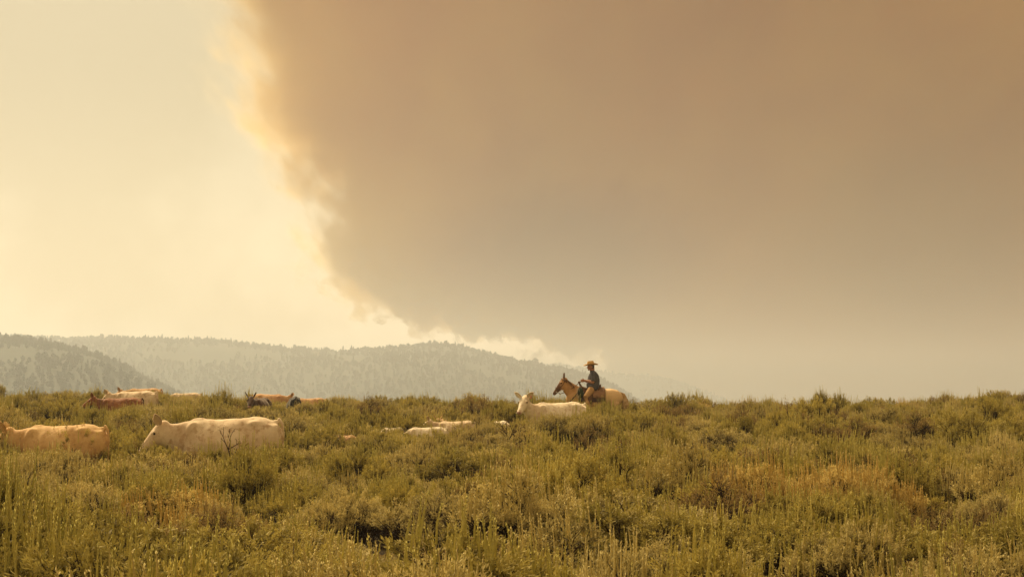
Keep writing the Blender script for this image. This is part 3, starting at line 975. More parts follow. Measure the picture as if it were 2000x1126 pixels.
put_cow(COW_GRAZE, 'white', 975, 42.0, R(-70), 0.55, 'white calf peering through the twiggy bush left of the heifer', 'calf', ytop=820)

CLEAR += [(-60, 40, 28, 864), (40, 200, 28, 872), (200, 226, 28, 893), (272, 300, 27.6, 850), (300, 330, 27.6, 862), (330, 440, 27.6, 872), (440, 505, 27.6, 866), (505, 552, 27.6, 858),
          (1005, 1048, 40.3, 813), (1048, 1110, 40.3, 806), (1110, 1142, 40.3, 796), (1060, 1112, 48.3, 773), (1112, 1150, 48.3, 782), (1150, 1236, 48.3, 785),
          (156, 190, 55, 793), (190, 295, 55, 791), (292, 325, 58, 784), (222, 320, 77, 766), (-30, 14, 71, 768), (486, 556, 79, 784), (498, 520, 54.6, 789), (560, 592, 61.5, 793), (590, 628, 79, 786),
          (345, 380, 79, 771), (800, 852, 36.4, 850), (868, 918, 40.3, 833), (1580, 1672, 19.0, 950), (1662, 1752, 19.3, 950), (380, 486, 51.6, 782), (850, 864, 43, 832), (753, 768, 38, 842), (672, 692, 34, 862), (963, 982, 40.4, 830)]

# ------------------------------------------------------------------ horse, tack and rider (local frame: faces -X, camera on the -Y side)
def horse_mat(n, b):
    t = n.n('ShaderNodeTexCoord')
    o = t.outputs['Object']
    s = n.n('ShaderNodeSeparateXYZ', _0=o)
    a = n.noise(o, 3.0, 4, 0.55); f = n.noise(o, 60, 3, 0.6)
    c = n.mix(n.smooth(a, 0.35, 0.65), (0.42, 0.215, 0.07), (0.55, 0.31, 0.12))
    # paler quarters, dusky face and lower legs: the coat's own markings
    c = n.mix(n.smooth(s.outputs[0], -0.3, 0.8, 0, 0.85), c, (0.78, 0.56, 0.30))
    c = n.mix(n.smooth(n.m('ADD', s.outputs[0], n.m('MULTIPLY', a, 0.06)), -0.66, -0.80, 0, 0.92), c, (0.13, 0.062, 0.032))
    c = n.mix(n.smooth(s.outputs[2], 0.62, 0.35), c, (0.07, 0.04, 0.025))
    n.set(b.inputs['Base Color'], c)
    n.set(b.inputs['Normal'], n.n('ShaderNodeBump', Strength=0.2, Distance=0.01, Height=f).outputs[0])


M_horse = mat('buckskin coat', (0.45, 0.25, 0.09), 0.6, 0.25, horse_mat)
M_mane = mat('dark mane hair', (0.14, 0.07, 0.03), 0.7, 0.2)
M_tailh = coat('pale tail hair', (0.50, 0.31, 0.13), (0.72, 0.53, 0.30), None, 0.7, 12.0, 0.6)
M_leather = coat('worn brown leather', (0.10, 0.048, 0.026), (0.16, 0.085, 0.045), None, 0.55, 6.0, 0.3)
M_leather2 = coat('tan leather', (0.22, 0.12, 0.06), (0.30, 0.17, 0.09), None, 0.6, 6.0, 0.3)
M_steel = mat('bright steel', (0.62, 0.60, 0.56), 0.25, 0.5); M_steel.node_tree.nodes['Principled BSDF'].inputs['Metallic'].default_value = 1.0
M_white = mat('white nylon strap', (0.78, 0.74, 0.66), 0.7, 0.2)
M_rope = mat('pale rope', (0.40, 0.33, 0.24), 0.8, 0.1)
M_blanket = mat('dark saddle blanket', (0.09, 0.06, 0.055), 0.95, 0.05)
M_bag = mat('dark green saddle bag', (0.045, 0.06, 0.035), 0.85, 0.1)
M_skin = coat('sunburnt skin', (0.40, 0.19, 0.115), (0.48, 0.25, 0.16), None, 0.6, 14.0, 0.1)
M_hair = mat('short grey brown hair', (0.08, 0.055, 0.04), 0.85, 0.1)


def cloth(name, c1, c2, sc):
    def bld(n, b):
        t = n.n('ShaderNodeTexCoord'); o = t.outputs['Object']
        a = n.noise(o, sc, 5, 0.6); f = n.noise(o, 220, 2, 0.5)
        n.set(b.inputs['Base Color'], n.mix(n.smooth(a, 0.3, 0.7), c1, c2))
        h = n.m('ADD', n.m('MULTIPLY', n.noise(o, 9, 3, 0.5), 1.0), n.m('MULTIPLY', f, 0.1))
        n.set(b.inputs['Normal'], n.n('ShaderNodeBump', Strength=0.6, Distance=0.03, Height=h).outputs[0])
    return mat(name, c1, 0.9, 0.1, bld)


M_shirt = cloth('slate grey cotton', (0.085, 0.082, 0.092), (0.125, 0.12, 0.132), 7)
M_trous = cloth('tan canvas', (0.40, 0.235, 0.10), (0.52, 0.33, 0.155), 6)
M_straw = cloth('straw hat weave', (0.55, 0.35, 0.14), (0.66, 0.45, 0.20), 20)
M_boot = mat('brown boot leather', (0.09, 0.045, 0.025), 0.5, 0.3)

h = Solid()
h.loft([(1.06, 0, 1.25, .13, .17), (0.98, 0, 1.27, .20, .25), (0.80, 0, 1.25, .275, .325), (0.55, 0, 1.21, .29, .345), (0.25, 0, 1.165, .30, .345), (-0.05, 0, 1.16, .29, .36),
        (-0.25, 0, 1.18, .26, .37), (-0.40, 0, 1.20, .215, .32), (-0.50, 0, 1.20, .16, .23)], k=20)
h.loft([(-0.16, 0, 1.30, .16, .27), (-0.34, 0, 1.42, .13, .25), (-0.50, 0, 1.56, .10, .205), (-0.61, 0, 1.68, .088, .165), (-0.675, 0, 1.76, .08, .125)], k=18)
HHM = head_matrix((-0.70, 0, 1.885), (-.60, -.05, -.80))
h.loft([(-.03, 0, -.10, .07, .085), (.04, 0, -.115, .088, .12), (.13, 0, -.135, .096, .138), (.22, 0, -.125, .085, .12), (.33, 0, -.10, .062, .085), (.43, 0, -.09, .055, .068),
        (.51, 0, -.09, .060, .062), (.55, 0, -.092, .05, .05)], k=16, M=HHM)
for sy in (-1, 1):
    h.ball(HHM @ Vector((.15, sy * .082, -.045)), .028)
    h.loft([(-.34, sy * .14, 1.10, .08, .17), (-.36, sy * .16, .92, .075, .11), (-.40 - .06 * sy, sy * .15, .72, .055, .065), (-.42 - .12 * sy, sy * .14, .48, .042, .045),
            (-.38 - .12 * sy, sy * .14, .28, .028, .03), (-.40 - .14 * sy, sy * .14, .12, .04, .042), (-.43 - .14 * sy, sy * .14, .07, .045, .048)], k=12)
    h.loft([(.78, sy * .13, 1.15, .13, .24), (.74, sy * .17, .95, .12, .19), (.70 + .05 * sy, sy * .17, .78, .085, .12), (.92 + .10 * sy, sy * .15, .55, .045, .06),
            (.90 + .12 * sy, sy * .15, .30, .03, .035), (.86 + .12 * sy, sy * .15, .12, .04, .042), (.83 + .12 * sy, sy * .15, .07, .045, .048)], k=12)
h.ball(Vector((-.22, 0, 1.53)), (.16, .06, .06))
HD = 49.0
HX = (980 + 1150 / 7.036 - 1000) * HD / F
HZ = ground_z(HX, HD)
HROOT = Vector((HX, HD, HZ))
horse = empty('horse', HROOT, R(4))
tag(horse, 'buckskin horse with a dark face carrying the rider along the crest', 'horse')
link('body', h.mesh('horse_body', M_horse, 0.014, 6, 0.010), horse)
for sy in (-1, 1):
    e = Solid(); e.ball(HHM @ Vector((.155, sy * .093, -.06)), (.020, .016, .02)); link('eye', e.plain('eye', M_eye), horse)
    e = Solid(); e.ball(HHM @ Vector((.53, sy * .042, -.06)), (.016, .010, .014)); link('nostril', e.plain('nostril', M_eye), horse)
    e = Solid(); e.loft([(-.02, sy * .052, -.04, .028, .020), (-.08, sy * .062, .0, .034, .018), (-.12, sy * .070, .030, .024, .012), (-.155, sy * .070, .045, .008, .006)], M=HHM, k=10)
    link('ear', e.plain('ear', M_mane), horse)
    for x, yy in ((-.45 - .14 * sy, .14), (.81 + .12 * sy, .15)):
        q_ = Solid(); q_.loft([(x - .01, sy * yy, .01, .062, .072), (x, sy * yy, .075, .048, .056)], k=12, cap=.05); link('hoof', q_.plain('hoof', M_hoof), horse)
# mane: many locks falling on the far and near side of the crest of the neck; tail: a full skirt of hair
r = np.random.default_rng(5)
g = Geo()
crest = [(-0.70, 1.885), (-0.62, 1.855), (-0.54, 1.80), (-0.46, 1.735), (-0.38, 1.665), (-0.28, 1.60)]
cx = np.array([c[0] for c in crest]); cz_ = np.array([c[1] for c in crest])
for i in range(260):
    t = r.random() * 5; x = np.interp(t, range(6), cx); z = np.interp(t, range(6), cz_)
    sd_ = 1 if r.random() < 0.7 else -1
    ln = r.uniform(0.05, 0.14)
    g.tube([(x, 0, z - .025), (x + .01, sd_ * .03, z + .012), (x + .025, sd_ * (.06 + ln * .25), z - ln * .5), (x + .03, sd_ * (.075 + ln * .3), z - ln)], [.006, .006, .005, .002], 3, r.random())
link('mane', g.mesh('mane', M_mane), horse)
g = Geo()
for i in range(320):
    a, b_ = r.normal() * .028, r.normal() * .028
    ln = r.uniform(.75, 1.0)
    g.tube([(1.05, b_ * .5, 1.43 + a * .3), (1.15 + a * .4, b_, 1.40), (1.20 + a, b_ * 1.6, 1.20), (1.20 + a * 1.6, b_ * 2.4, .95), (1.17 + a * 2, b_ * 3, 1.42 - ln)], [.010, .010, .010, .008, .003], 3, r.random())
link('tail', g.mesh('tail', M_tailh), horse)

# bridle
bridle = empty('bridle', HROOT, R(4))
tag(bridle, 'brown leather bridle with white noseband and reins on the buckskin horse', 'bridle')


def band(pts, w, t, m, name, parent, M=None, closed=False):
    """a flat strap of real thickness through the given points"""
    P = [Vector(p) for p in pts]
    if M: P = [M @ p for p in P]
    g_ = Geo()
    g_.tube([tuple(p) for p in (P + [P[0]] if closed else P)], [w * .5] * (len(P) + (1 if closed else 0)), 6, 0.5)
    return link(name, g_.mesh(name, m, True), parent)


def hoop(s, w, hgt, zc, n_=18):
    return [(s, w * math.cos(i * 2 * math.pi / n_), zc + hgt * math.sin(i * 2 * math.pi / n_)) for i in range(n_)]


band(hoop(.36, .070, .090, -.098), .026, .01, M_leather, 'noseband', bridle, HHM, True)
band(hoop(.045, .100, .130, -.118), .022, .01, M_leather, 'crownpiece', bridle, HHM, True)
for sy in (-1, 1):
    band([(.05, sy * .098, -.10), (.15, sy * .106, -.12), (.25, sy * .095, -.115), (.36, sy * .073, -.10), (.46, sy * .064, -.105)], .018, .01, M_leather, 'cheekpiece', bridle, HHM)
    q_ = Solid(); q_.ball(HHM @ Vector((.46, sy * .068, -.11)), (.022, .008, .022)); link('bit_ring', q_.plain('bit_ring', M_steel), bridle)
    band([(.46, sy * .068, -.12), (.42, sy * .068, -.19), (.44, sy * .07, -.25)], .012, .01, M_steel, 'bit_shank', bridle, HHM)
band([(.40, -.066, -.155), (.36, -.064, -.20), (.28, -.05, -.235), (.22, 0, -.27), (.28, .05, -.235), (.40, .066, -.155)], .016, .01, M_white, 'chin_strap', bridle, HHM)
rn = HHM @ Vector((.44, -.075, -.22)); rf = HHM @ Vector((.44, .075, -.22))
HANDP = Vector((-.11, -.10, 1.80)); HANDF = Vector((-.09, .07, 1.79))
for a, b_ in ((rn, HANDP), (rf, HANDF)):
    sy = -1 if a is rn else 1
    band([a, a.lerp(b_, .3) + Vector((0, sy * .05, -.055)), a.lerp(b_, .6) + Vector((0, sy * .10, -.045)), a.lerp(b_, .85) + Vector((0, sy * .04, -.01)), b_], .014, .01, M_leather, 'rein', bridle)

# saddle and its gear
saddle = empty('saddle', HROOT, R(4))
tag(saddle, 'brown western saddle with horn, rolled cantle and rear skirt under the rider', 'saddle')
# blanket and skirts hug the barrel: strips bent over the back
def drape(name, x0, x1, zbot, off, m, parent, top=0.0, nx_=14, na=22, wav=0.0):
    bm = bmesh.new(); rows = []
    for o_ in (0.0, 0.014):
        gr = []
        for i in range(nx_):
            x = x0 + (x1 - x0) * i / (nx_ - 1)
            hh = np.interp(x, [-.4, -.25, -.05, .25, .55, .80], [.32, .37, .36, .345, .345, .325]) + off + o_
            ww = np.interp(x, [-.4, -.25, -.05, .25, .55, .80], [.215, .26, .29, .30, .29, .275]) + off + o_
            zc = np.interp(x, [-.4, -.25, -.05, .25, .55, .80], [1.2, 1.18, 1.16, 1.165, 1.21, 1.25])
            s0 = max(-.98, min(.98, (zbot + wav * math.sin(i * 1.3) - zc) / hh)); a0 = math.asin(s0)
            row = []
            for j in range(na):
                a = a0 + (math.pi - 2 * a0) * j / (na - 1)
                row.append(bm.verts.new((x, -ww * math.cos(a), zc + hh * math.sin(a) + top * max(0, math.sin(a)) ** 4)))
            gr.append(row)
        rows.append(gr)
    for gr in rows:
        for i in range(nx_ - 1):
            for j in range(na - 1):
                bm.faces.new((gr[i][j], gr[i + 1][j], gr[i + 1][j + 1], gr[i][j + 1]))
    A, B = rows
    loop = [(i, 0) for i in range(nx_)] + [(nx_ - 1, j) for j in range(1, na)] + [(i, na - 1) for i in range(nx_ - 2, -1, -1)] + [(0, j) for j in range(na - 2, 0, -1)]
    for (i, j), (k_, l) in zip(loop, loop[1:] + loop[:1]):
        bm.faces.new((A[i][j], A[k_][l], B[k_][l], B[i][j]))
    bmesh.ops.recalc_face_normals(bm, faces=bm.faces)
    me = bpy.data.meshes.new(name); bm.to_mesh(me); bm.free(); me.materials.append(m)
    me.polygons.foreach_set('use_smooth', [True] * len(me.polygons))
    return link(name, me, parent)


drape('blanket', -.24, .57, 1.16, .012, M_blanket, saddle, 0.01)
drape('rear_skirt', .18, .56, 1.27, .034, M_leather2, saddle, 0.02, wav=.012)
drape('fender', -.10, .16, 1.10, .034, M_leather, saddle, 0.03)
q_ = Solid()
q_.loft([(-.17, 0, 1.60, .13, .06), (-.05, 0, 1.56, .17, .05), (.12, 0, 1.53, .18, .05), (.28, 0, 1.57, .19, .05), (.36, 0, 1.63, .17, .04)], k=16)
link('seat', q_.mesh('saddle_seat', M_leather, .012, 4), saddle)
q_ = Solid(); q_.loft([(.36, -.21, 1.53, .022, .045), (.43, -.15, 1.62, .022, .05), (.455, 0, 1.655, .022, .05), (.43, .15, 1.62, .022, .05), (.36, .21, 1.53, .022, .045)], lat=(1, 0, 0), k=12)
link('cantle', q_.plain('cantle', M_leather), saddle)
q_ = Solid(); q_.loft([(-.13, 0, 1.60, .04, .05), (-.17, 0, 1.68, .024, .028), (-.19, 0, 1.73, .024, .024), (-.195, 0, 1.75, .042, .042), (-.197, 0, 1.762, .040, .040)], k=12)
link('horn', q_.plain('horn', M_leather), saddle)
for sy in (-1, 1):
    band([(-.25, sy * .24, 1.45), (-.38, sy * .235, 1.30), (-.50, sy * .17, 1.16), (-.56, 0, 1.12)], .032, .01, M_leather, 'breast_strap', saddle)
    band([(-.02, sy * .35, 1.28), (-.01, sy * .375, 1.05), (.0, sy * .38, .93)], .05, .01, M_leather, 'stirrup_leather', saddle)
    band([(-.07, sy * .39, .93), (-.085, sy * .39, .85), (-.07, sy * .39, .80), (.07, sy * .39, .80), (.085, sy * .39, .85), (.07, sy * .39, .93)], .022, .01, M_leather2, 'stirrup', saddle, None, True)
    band([(.30, sy * .335, 1.34), (.31, sy * .39, 1.22), (.33, sy * .36, 1.10)], .02, .01, M_leather, 'saddle_string', saddle)
bag = empty('saddle_bag', HROOT, R(4))
tag(bag, 'dark bag with a pale coiled rope hung at the front of the saddle', 'saddle bag')
q_ = Solid(); q_.loft([(-.20, -.30, 1.56, .06, .05), (-.19, -.335, 1.48, .085, .06), (-.18, -.345, 1.38, .085, .06), (-.18, -.33, 1.32, .06, .045)], lat=(1, 0, 0), k=12)
link('pouch', q_.plain('pouch', M_bag), bag)
for k_ in range(4):
    band([(-.265 + .075 * math.cos(a) * .45, -.355 - .008 * k_, 1.42 + .15 * math.sin(a)) for a in np.linspace(0, 6.0, 16)], .014, .01, M_rope, 'rope_coil', bag, None, True)

# ------------------------------------------------------------------ rider
person = empty('person', HROOT, R(4))
tag(person, 'rider in straw cowboy hat, grey short-sleeved shirt and tan trousers holding the reins', 'person')
b = Solid()
NX, NZ = .20, 2.10
HDM = Matrix.Translation((.155, 0, 2.215)) @ Matrix.Rotation(R(-6), 4, 'Y') @ Matrix.Rotation(R(8), 4, 'Z')
# head: cranium, face, jaw, nose, brow, lips, chin
b.loft([(.055, 0, -.115, .052, .055), (.045, 0, -.06, .060, .075), (.015, 0, .0, .074, .094), (.012, 0, .05, .074, .094), (.015, 0, .09, .058, .074), (.015, 0, .112, .03, .04)], lat=(0, 1, 0), k=18, M=HDM)
b.loft([(-.055, 0, .04, .052, .03), (-.062, 0, .0, .052, .035), (-.058, 0, -.045, .044, .035), (-.052, 0, -.085, .032, .028)], lat=(0, 1, 0), k=14, M=HDM)
b.loft([(-.088, 0, .018, .010, .010), (-.102, 0, -.008, .013, .014), (-.112, 0, -.026, .017, .012)], lat=(0, 1, 0), k=10, M=HDM)
b.ball(Vector((-.084, 0, .030)), (.014, .045, .010), HDM)
b.ball(Vector((-.088, 0, -.053)), (.012, .024, .006), HDM)
b.ball(Vector((-.084, 0, -.064)), (.012, .022, .006), HDM)
b.ball(Vector((-.076, 0, -.090)), (.018, .022, .016), HDM)
for sy in (-1, 1):
    b.ball(Vector((.02, sy * .078, -.005)), (.018, .010, .032), HDM)
b.loft([(.19, 0, 2.14, .058, .060), (.205, 0, 2.07, .062, .066), (.22, 0, 2.00, .09, .08)], k=14)
# torso core, thighs, calves (under the clothes)
b.loft([(.22, 0, 2.00, .13, .065), (.235, 0, 1.93, .15, .085), (.24, 0, 1.80, .14, .10), (.235, 0, 1.70, .14, .105), (.235, 0, 1.62, .15, .10)], lat=(0, 1, 0), k=18)
SH = {}
for sy in (-1, 1):
    hand = HANDP if sy < 0 else HANDF
    sh_ = Vector((.235, sy * .195, 2.00)); el = Vector((.20, sy * .265, 1.745)); wr = Vector((hand.x + .075, hand.y + sy * .012, hand.z + .005))
    SH[sy] = (sh_, el, wr)
    b.loft([(*sh_.lerp(el, .15), .045, .045), (*sh_.lerp(el, .5), .052, .054), (*sh_.lerp(el, .92), .046, .048)], lat=(0, 1, 0), k=12)
    b.loft([(*el, .046, .048), (*el.lerp(wr, .3), .047, .048), (*el.lerp(wr, .7), .036, .036), (*wr, .028, .030)], lat=(0, 1, 0), k=12)
    hip = Vector((.20, sy * .11, 1.57)); kn = Vector((-.04, sy * .345, 1.30)); an = Vector((.07, sy * .37, .90)); toe = Vector((-.10, sy * .385, .83))
    SH[sy] += (hip, kn, an, toe)
    b.loft([(*hip, .075, .075), (*hip.lerp(kn, .5), .075, .08), (*kn, .055, .058), (*kn.lerp(an, .35), .052, .055), (*an, .036, .04)], lat=(0, 0, 1), k=12)
body = b.mesh('rider_body', M_skin, 0.009, 3)
link('body', body, person)
# hands: palm, four unequal bent fingers closed round the rein, thumb off the side of the palm
for sy in (-1, 1):
    hand = HANDP if sy < 0 else HANDF
    g = Solid()
    wr = SH[sy][2]; fw = Vector((-1, 0, -.05)).normalized(); up = Vector((0, 0, 1)); sd_ = Vector((0, sy, 0))
    pal = hand + fw * .005
    g.loft([(*(wr + fw * .0), .026, .020), (*(wr + fw * .03), .036, .018), (*(wr + fw * .065), .040, .017), (*(wr + fw * .085), .036, .014)], lat=(0, 0, 1), k=10)
    for k_, ln in enumerate((.92, 1.0, .95, .78)):
        r0 = wr + fw * .082 + up * (.027 - .018 * k_)
        p1 = r0 + fw * (.030 * ln) - sd_ * .004
        p2 = p1 + (fw * .35 - sd_ * .9).normalized() * (.026 * ln)
        p3 = p2 + (-fw * .8 - sd_ * .45).normalized() * (.020 * ln)
        g.loft([(*(r0 - fw * .012), .0088, .0088), (*p1, .0085, .0085), (*p2, .0078, .0078), (*p3, .0068, .0068)], lat=(0, .2, 1), k=8)
    t0 = wr + fw * .022 + up * .026; t1 = t0 + (fw * .7 + up * .5 - sd_ * .35).normalized() * .035; t2 = t1 + (fw * .85 - sd_ * .5).normalized() * .030
    g.loft([(*t0, .012, .012), (*t1, .0105, .0105), (*t2, .0085, .0085)], lat=(0, 1, .2), k=8)
    link('hand', g.mesh('hand', M_skin, 0.0035, 2), person)
# eyes, hair
for sy in (-1, 1):
    e = Solid(); e.ball(Vector((-.080, sy * .030, .012)), (.010, .012, .009), HDM); link('eye', e.plain('eye', M_eye), person)
e = Solid(); e.loft([(.052, 0, -.07, .058, .050), (.040, 0, -.02, .080, .078), (.032, 0, .04, .082, .088), (.03, 0, .09, .06, .07)], lat=(0, 1, 0), k=16, M=HDM)
link('hair', e.mesh('hair', M_hair, .008, 2), person)
# shirt with collar and loose short sleeves
s = Solid()
s.loft([(.215, 0, 2.075, .085, .075), (.225, 0, 2.035, .175, .105), (.24, 0, 1.96, .235, .155), (.245, 0, 1.84, .235, .185), (.225, 0, 1.70, .235, .200), (.225, 0, 1.58, .24, .195), (.235, 0, 1.52, .24, .18)], lat=(0, 1, 0), k=20)
for sy in (-1, 1):
    sh_, el = SH[sy][0], SH[sy][1]
    s.loft([(*(sh_ + Vector((0, -sy * .03, .005))), .078, .078), (*sh_.lerp(el, .45), .078, .080), (*sh_.lerp(el, .88), .074, .076)], lat=(0, 1, 0), k=14, cap=.1)
s.loft([(.195, 0, 2.07, .078, .070), (.190, 0, 2.105, .068, .064)], lat=(0, 1, 0), k=14, cap=.1)
shirt = link('shirt', s.mesh('shirt', M_shirt, .012, 4), person)
# trousers
s = Solid()
s.loft([(.235, 0, 1.60, .185, .14), (.23, 0, 1.53, .20, .15)], lat=(0, 1, 0), k=16)
for sy in (-1, 1):
    hip, kn, an = SH[sy][3:6]
    s.loft([(*hip, .118, .118), (*hip.lerp(kn, .5), .100, .104), (*kn, .080, .084), (*kn.lerp(an, .4), .075, .080), (*kn.lerp(an, .95), .066, .070)], lat=(0, 0, 1), k=14)
link('trousers', s.mesh('trousers', M_trous, .012, 4), person)
for sy in (-1, 1):
    an, toe = SH[sy][5:7]
    s = Solid()
    s.loft([(an.x, an.y, an.z + .10, .052, .058), (an.x + .005, an.y, an.z - .01, .045, .055), (an.x - .01, an.y, an.z - .06, .042, .06)], lat=(0, 1, 0), k=12)
    s.loft([(an.x + .05, an.y, an.z - .065, .036, .030), (an.x - .05, an.y, an.z - .065, .040, .034), (toe.x, toe.y, toe.z + .01, .042, .026), (toe.x - .06, toe.y, toe.z + .012, .026, .018)], lat=(0, 1, 0), k=12)
    link('boot', s.mesh('boot', M_boot, .009, 2), person)
# hat: pinched crown, brim rolled up at the sides and dipped front and back
bm = bmesh.new(); nr, na = 14, 40
prof = [(0.0, .108), (.035, .112), (.062, .128), (.078, .122), (.088, .085), (.094, .035), (.098, .004)]
br = [(.114, -.002), (.134, .0), (.154, .004), (.175, .012)]
def hat_pt(rad, zz, a, off):
    ca, sa = math.cos(a), math.sin(a)
    brim = max(0.0, (rad - .098) / .10)
    x = rad * 1.16 * ca * (1 + .18 * brim); y = rad * (.94) * sa
    z = zz
    if rad < .08: z -= .030 * (1 - rad / .08) * (abs(ca) ** .5) ; 
    if rad <= .098 and zz > .05: y *= 1 - .18 * max(0, -ca); 
    z += brim * (.055 * sa * sa - .030 * ca * ca * (1.0 if ca > 0 else .35))
    return HDM @ Vector((x + .012, y, z + .055 + off))
shells = []
for off in (0.0, -.005):
    rows = []
    for rad, zz in prof + br:
        rows.append([bm.verts.new(hat_pt(max(rad, .004), zz, j * 2 * math.pi / na, off)) for j in range(na)])
    shells.append(rows)
    for r0, r1 in zip(rows, rows[1:]):
        for j in range(na):
            bm.faces.new((r0[j], r0[(j + 1) % na], r1[(j + 1) % na], r1[j]))
    bm.faces.new(rows[0])
for j in range(na):
    bm.faces.new((shells[0][-1][j], shells[0][-1][(j + 1) % na], shells[1][-1][(j + 1) % na], shells[1][-1][j]))
bmesh.ops.recalc_face_normals(bm, faces=bm.faces)
me = bpy.data.meshes.new('hat'); bm.to_mesh(me); bm.free(); me.materials.append(M_straw)
me.polygons.foreach_set('use_smooth', [True] * len(me.polygons))
hat = link('hat', me, person)
band([HDM @ Vector((.012 + .1145 * math.cos(a), .0925 * math.sin(a), .070)) for a in np.linspace(0, 2 * math.pi, 30)[:-1]], .014, .01, M_leather, 'hat_band', hat, None, True)

# ------------------------------------------------------------------ the sagebrush field
SPECIAL = [   # (prototype, px, distance, top y, width factor, turn, label)
    (3, 432, 52.0, 757, 1.35, 0.4, 'tall dense sagebrush with upright stalks rising on the crest above the cream cow'),
    (10, 462, 26.3, 838, 0.95, 0.0, 'bare dark twiggy shrub standing in front of the cream cow'),
    (11, 988, 34.0, 820, 0.7, 0.0, 'dark gnarled half-bare shrub left of the white heifer'),
    (12, 858, 31.0, 868, 0.9, 0.0, 'low dead shrub with pale broken twigs below the white calf'),
    (8, 728, 50.0, 764, 0.9, 0.0, 'dark upright bush on the crest between black calf and rider'),
    (7, 940, 52.0, 764, 0.8, 0.0, 'small dark bush on the skyline left of the white heifer'),
    (1, 1045, 53.0, 762, 1.0, 0.0, 'green bush on the skyline under the horse head'),
    (11, 1745, 22.5, 880, 0.9, 2.0, 'leaning bare grey branches in the brush right of the golden bush'),
    (9, 1625, 19.5, 892, 1.1, 0.0, 'golden dry bush, left one of the pair right of centre'),
    (9, 1705, 19.8, 898, 1.1, 2.1, 'golden dry bush, right one of the pair right of centre'),
    (8, 1452, 44.0, 778, 0.7, 0.0, 'small upright dark shrub on the crest right of the rider'),
    (8, 1535, 40.0, 772, 1.3, 1.0, 'broad dark bush on the crest at the right of the frame'),
    (1, 1932, 42.0, 762, 0.7, 0.0, 'small round bush poking above the crest near the right edge'),
    (2, 1890, 35.0, 790, 1.7, 0.0, 'wide dark-bottomed sagebrush below the crest near the right edge'),
]
cells = []
d = 8.4
rowi = 0
while d < 96:
    sp = 1.06 if d < 15 else (0.96 if d < 25 else (0.92 if d < 50 else 1.0))
    xw = (1000 + 480) * d / F + 1.5
    x = -xw + (rowi % 2) * sp * 0.5
    while x < xw:
        cells.append((x + RNG.normal() * sp * 0.22, d + RNG.normal() * sp * 0.22))
        x += sp
    d += sp * 0.86; rowi += 1
items = []      # proto, x, y, z, scale xy, scale z, turn, special label
for pr, px, dd, ty, wf, rz, lb in SPECIAL:
    x = (px - 1000) * dd / F
    gz = ground_z(x, dd)
    need = (800 - ty) * dd / F + EYE - gz
    hz = need / PROTO[pr]['top']
    items.append((pr, x, dd, gz, min(hz, 2.0) * 0.5 + wf * 0.5, hz, rz, lb))
SPX = [(i[1], i[2], 0.45 * i[4]) for i in items]
for x, y in cells:
    if any((x - a) ** 2 + (y - b) ** 2 < c * c for a, b, c in SPX): continue
    px = 1000 + F * x / y
    f1 = fbm(x, y, 0.16, 11.0, 3); f2 = fbm(x, y, 0.35, 23.0, 3); f3 = fbm(x, y, 0.22, 47.0, 3)
    u = RNG.random()
    if (f3 > 0.18 and u < 0.6) or u < 0.07: continue                       # small openings
    wk = {'green': 1.0 + 1.6 * max(0, f1) + (0.5 if y > 20 else 0), 'grey': 0.75 + 1.8 * max(0, -f1) + (0.6 if y < 14 else 0), 'brown': 0.42 + 1.4 * max(0, f2), 'gold': 0.015, 'dead': 0.045}
    w = np.array([wk[k] / K_OF.count(k) for k in K_OF])
    if y < 24: w[[0, 3, 5]] *= 2.2
    w /= w.sum()
    pr = int(RNG.choice(len(K_OF), p=w))
    s = RNG.uniform(0.90, 1.50) * (1 + 0.28 * f2)
    sz = RNG.uniform(0.74, 1.20) * (1 + 0.35 * f1) * (1.0 if y > 13 else 0.94)
    sz = max(0.62, sz * 0.97)
    if RNG.random() < 0.30:
        sz *= 0.55; s *= 0.75
    elif RNG.random() < 0.2:
        sz *= 1.22; s *= 1.12
    if y < 16: s *= 1.16; sz *= 1.12
    if y > 42: sz *= RNG.uniform(0.66, 1.16)
    gz = ground_z(x, y)
    lim = max(clear_limit(px + k * 0.32 * F / y, y) for k in (-1, -0.5, 0, 0.5, 1))
    if lim > 0:
        hmax = (800 - lim) * y / F + EYE - gz
        base = PROTO[pr]['top']
        near = any(a - 4 <= px <= b + 4 and dist - 2.6 < y < dist + 0.3 for a, b, dist, yy in CLEAR)
        if hmax < 0.30: continue
        if near:
            sz = max(sz, min(1.45, hmax / base * RNG.uniform(0.9, 1.06)))
        if base * sz > hmax * 1.05:
            sz = hmax / base
            s = min(s, sz * 1.25 + 0.1)
    items.append((pr, x, y, gz, s, sz, RNG.random() * 6.283, None))

def filler(px, dd, ty, pr=None):
    x = (px - 1000) * dd / F; gz = ground_z(x, dd)
    pr = int(RNG.choice([1, 2, 4, 6, 7, 0])) if pr is None else pr
    hz = ((800 - ty) * dd / F + EYE - gz) / PROTO[pr]['top']
    if 0.3 < hz < 1.7:
        items.append((pr, x, dd, gz, min(1.0, 0.55 * hz + 0.3), hz, RNG.random() * 6.283, None))


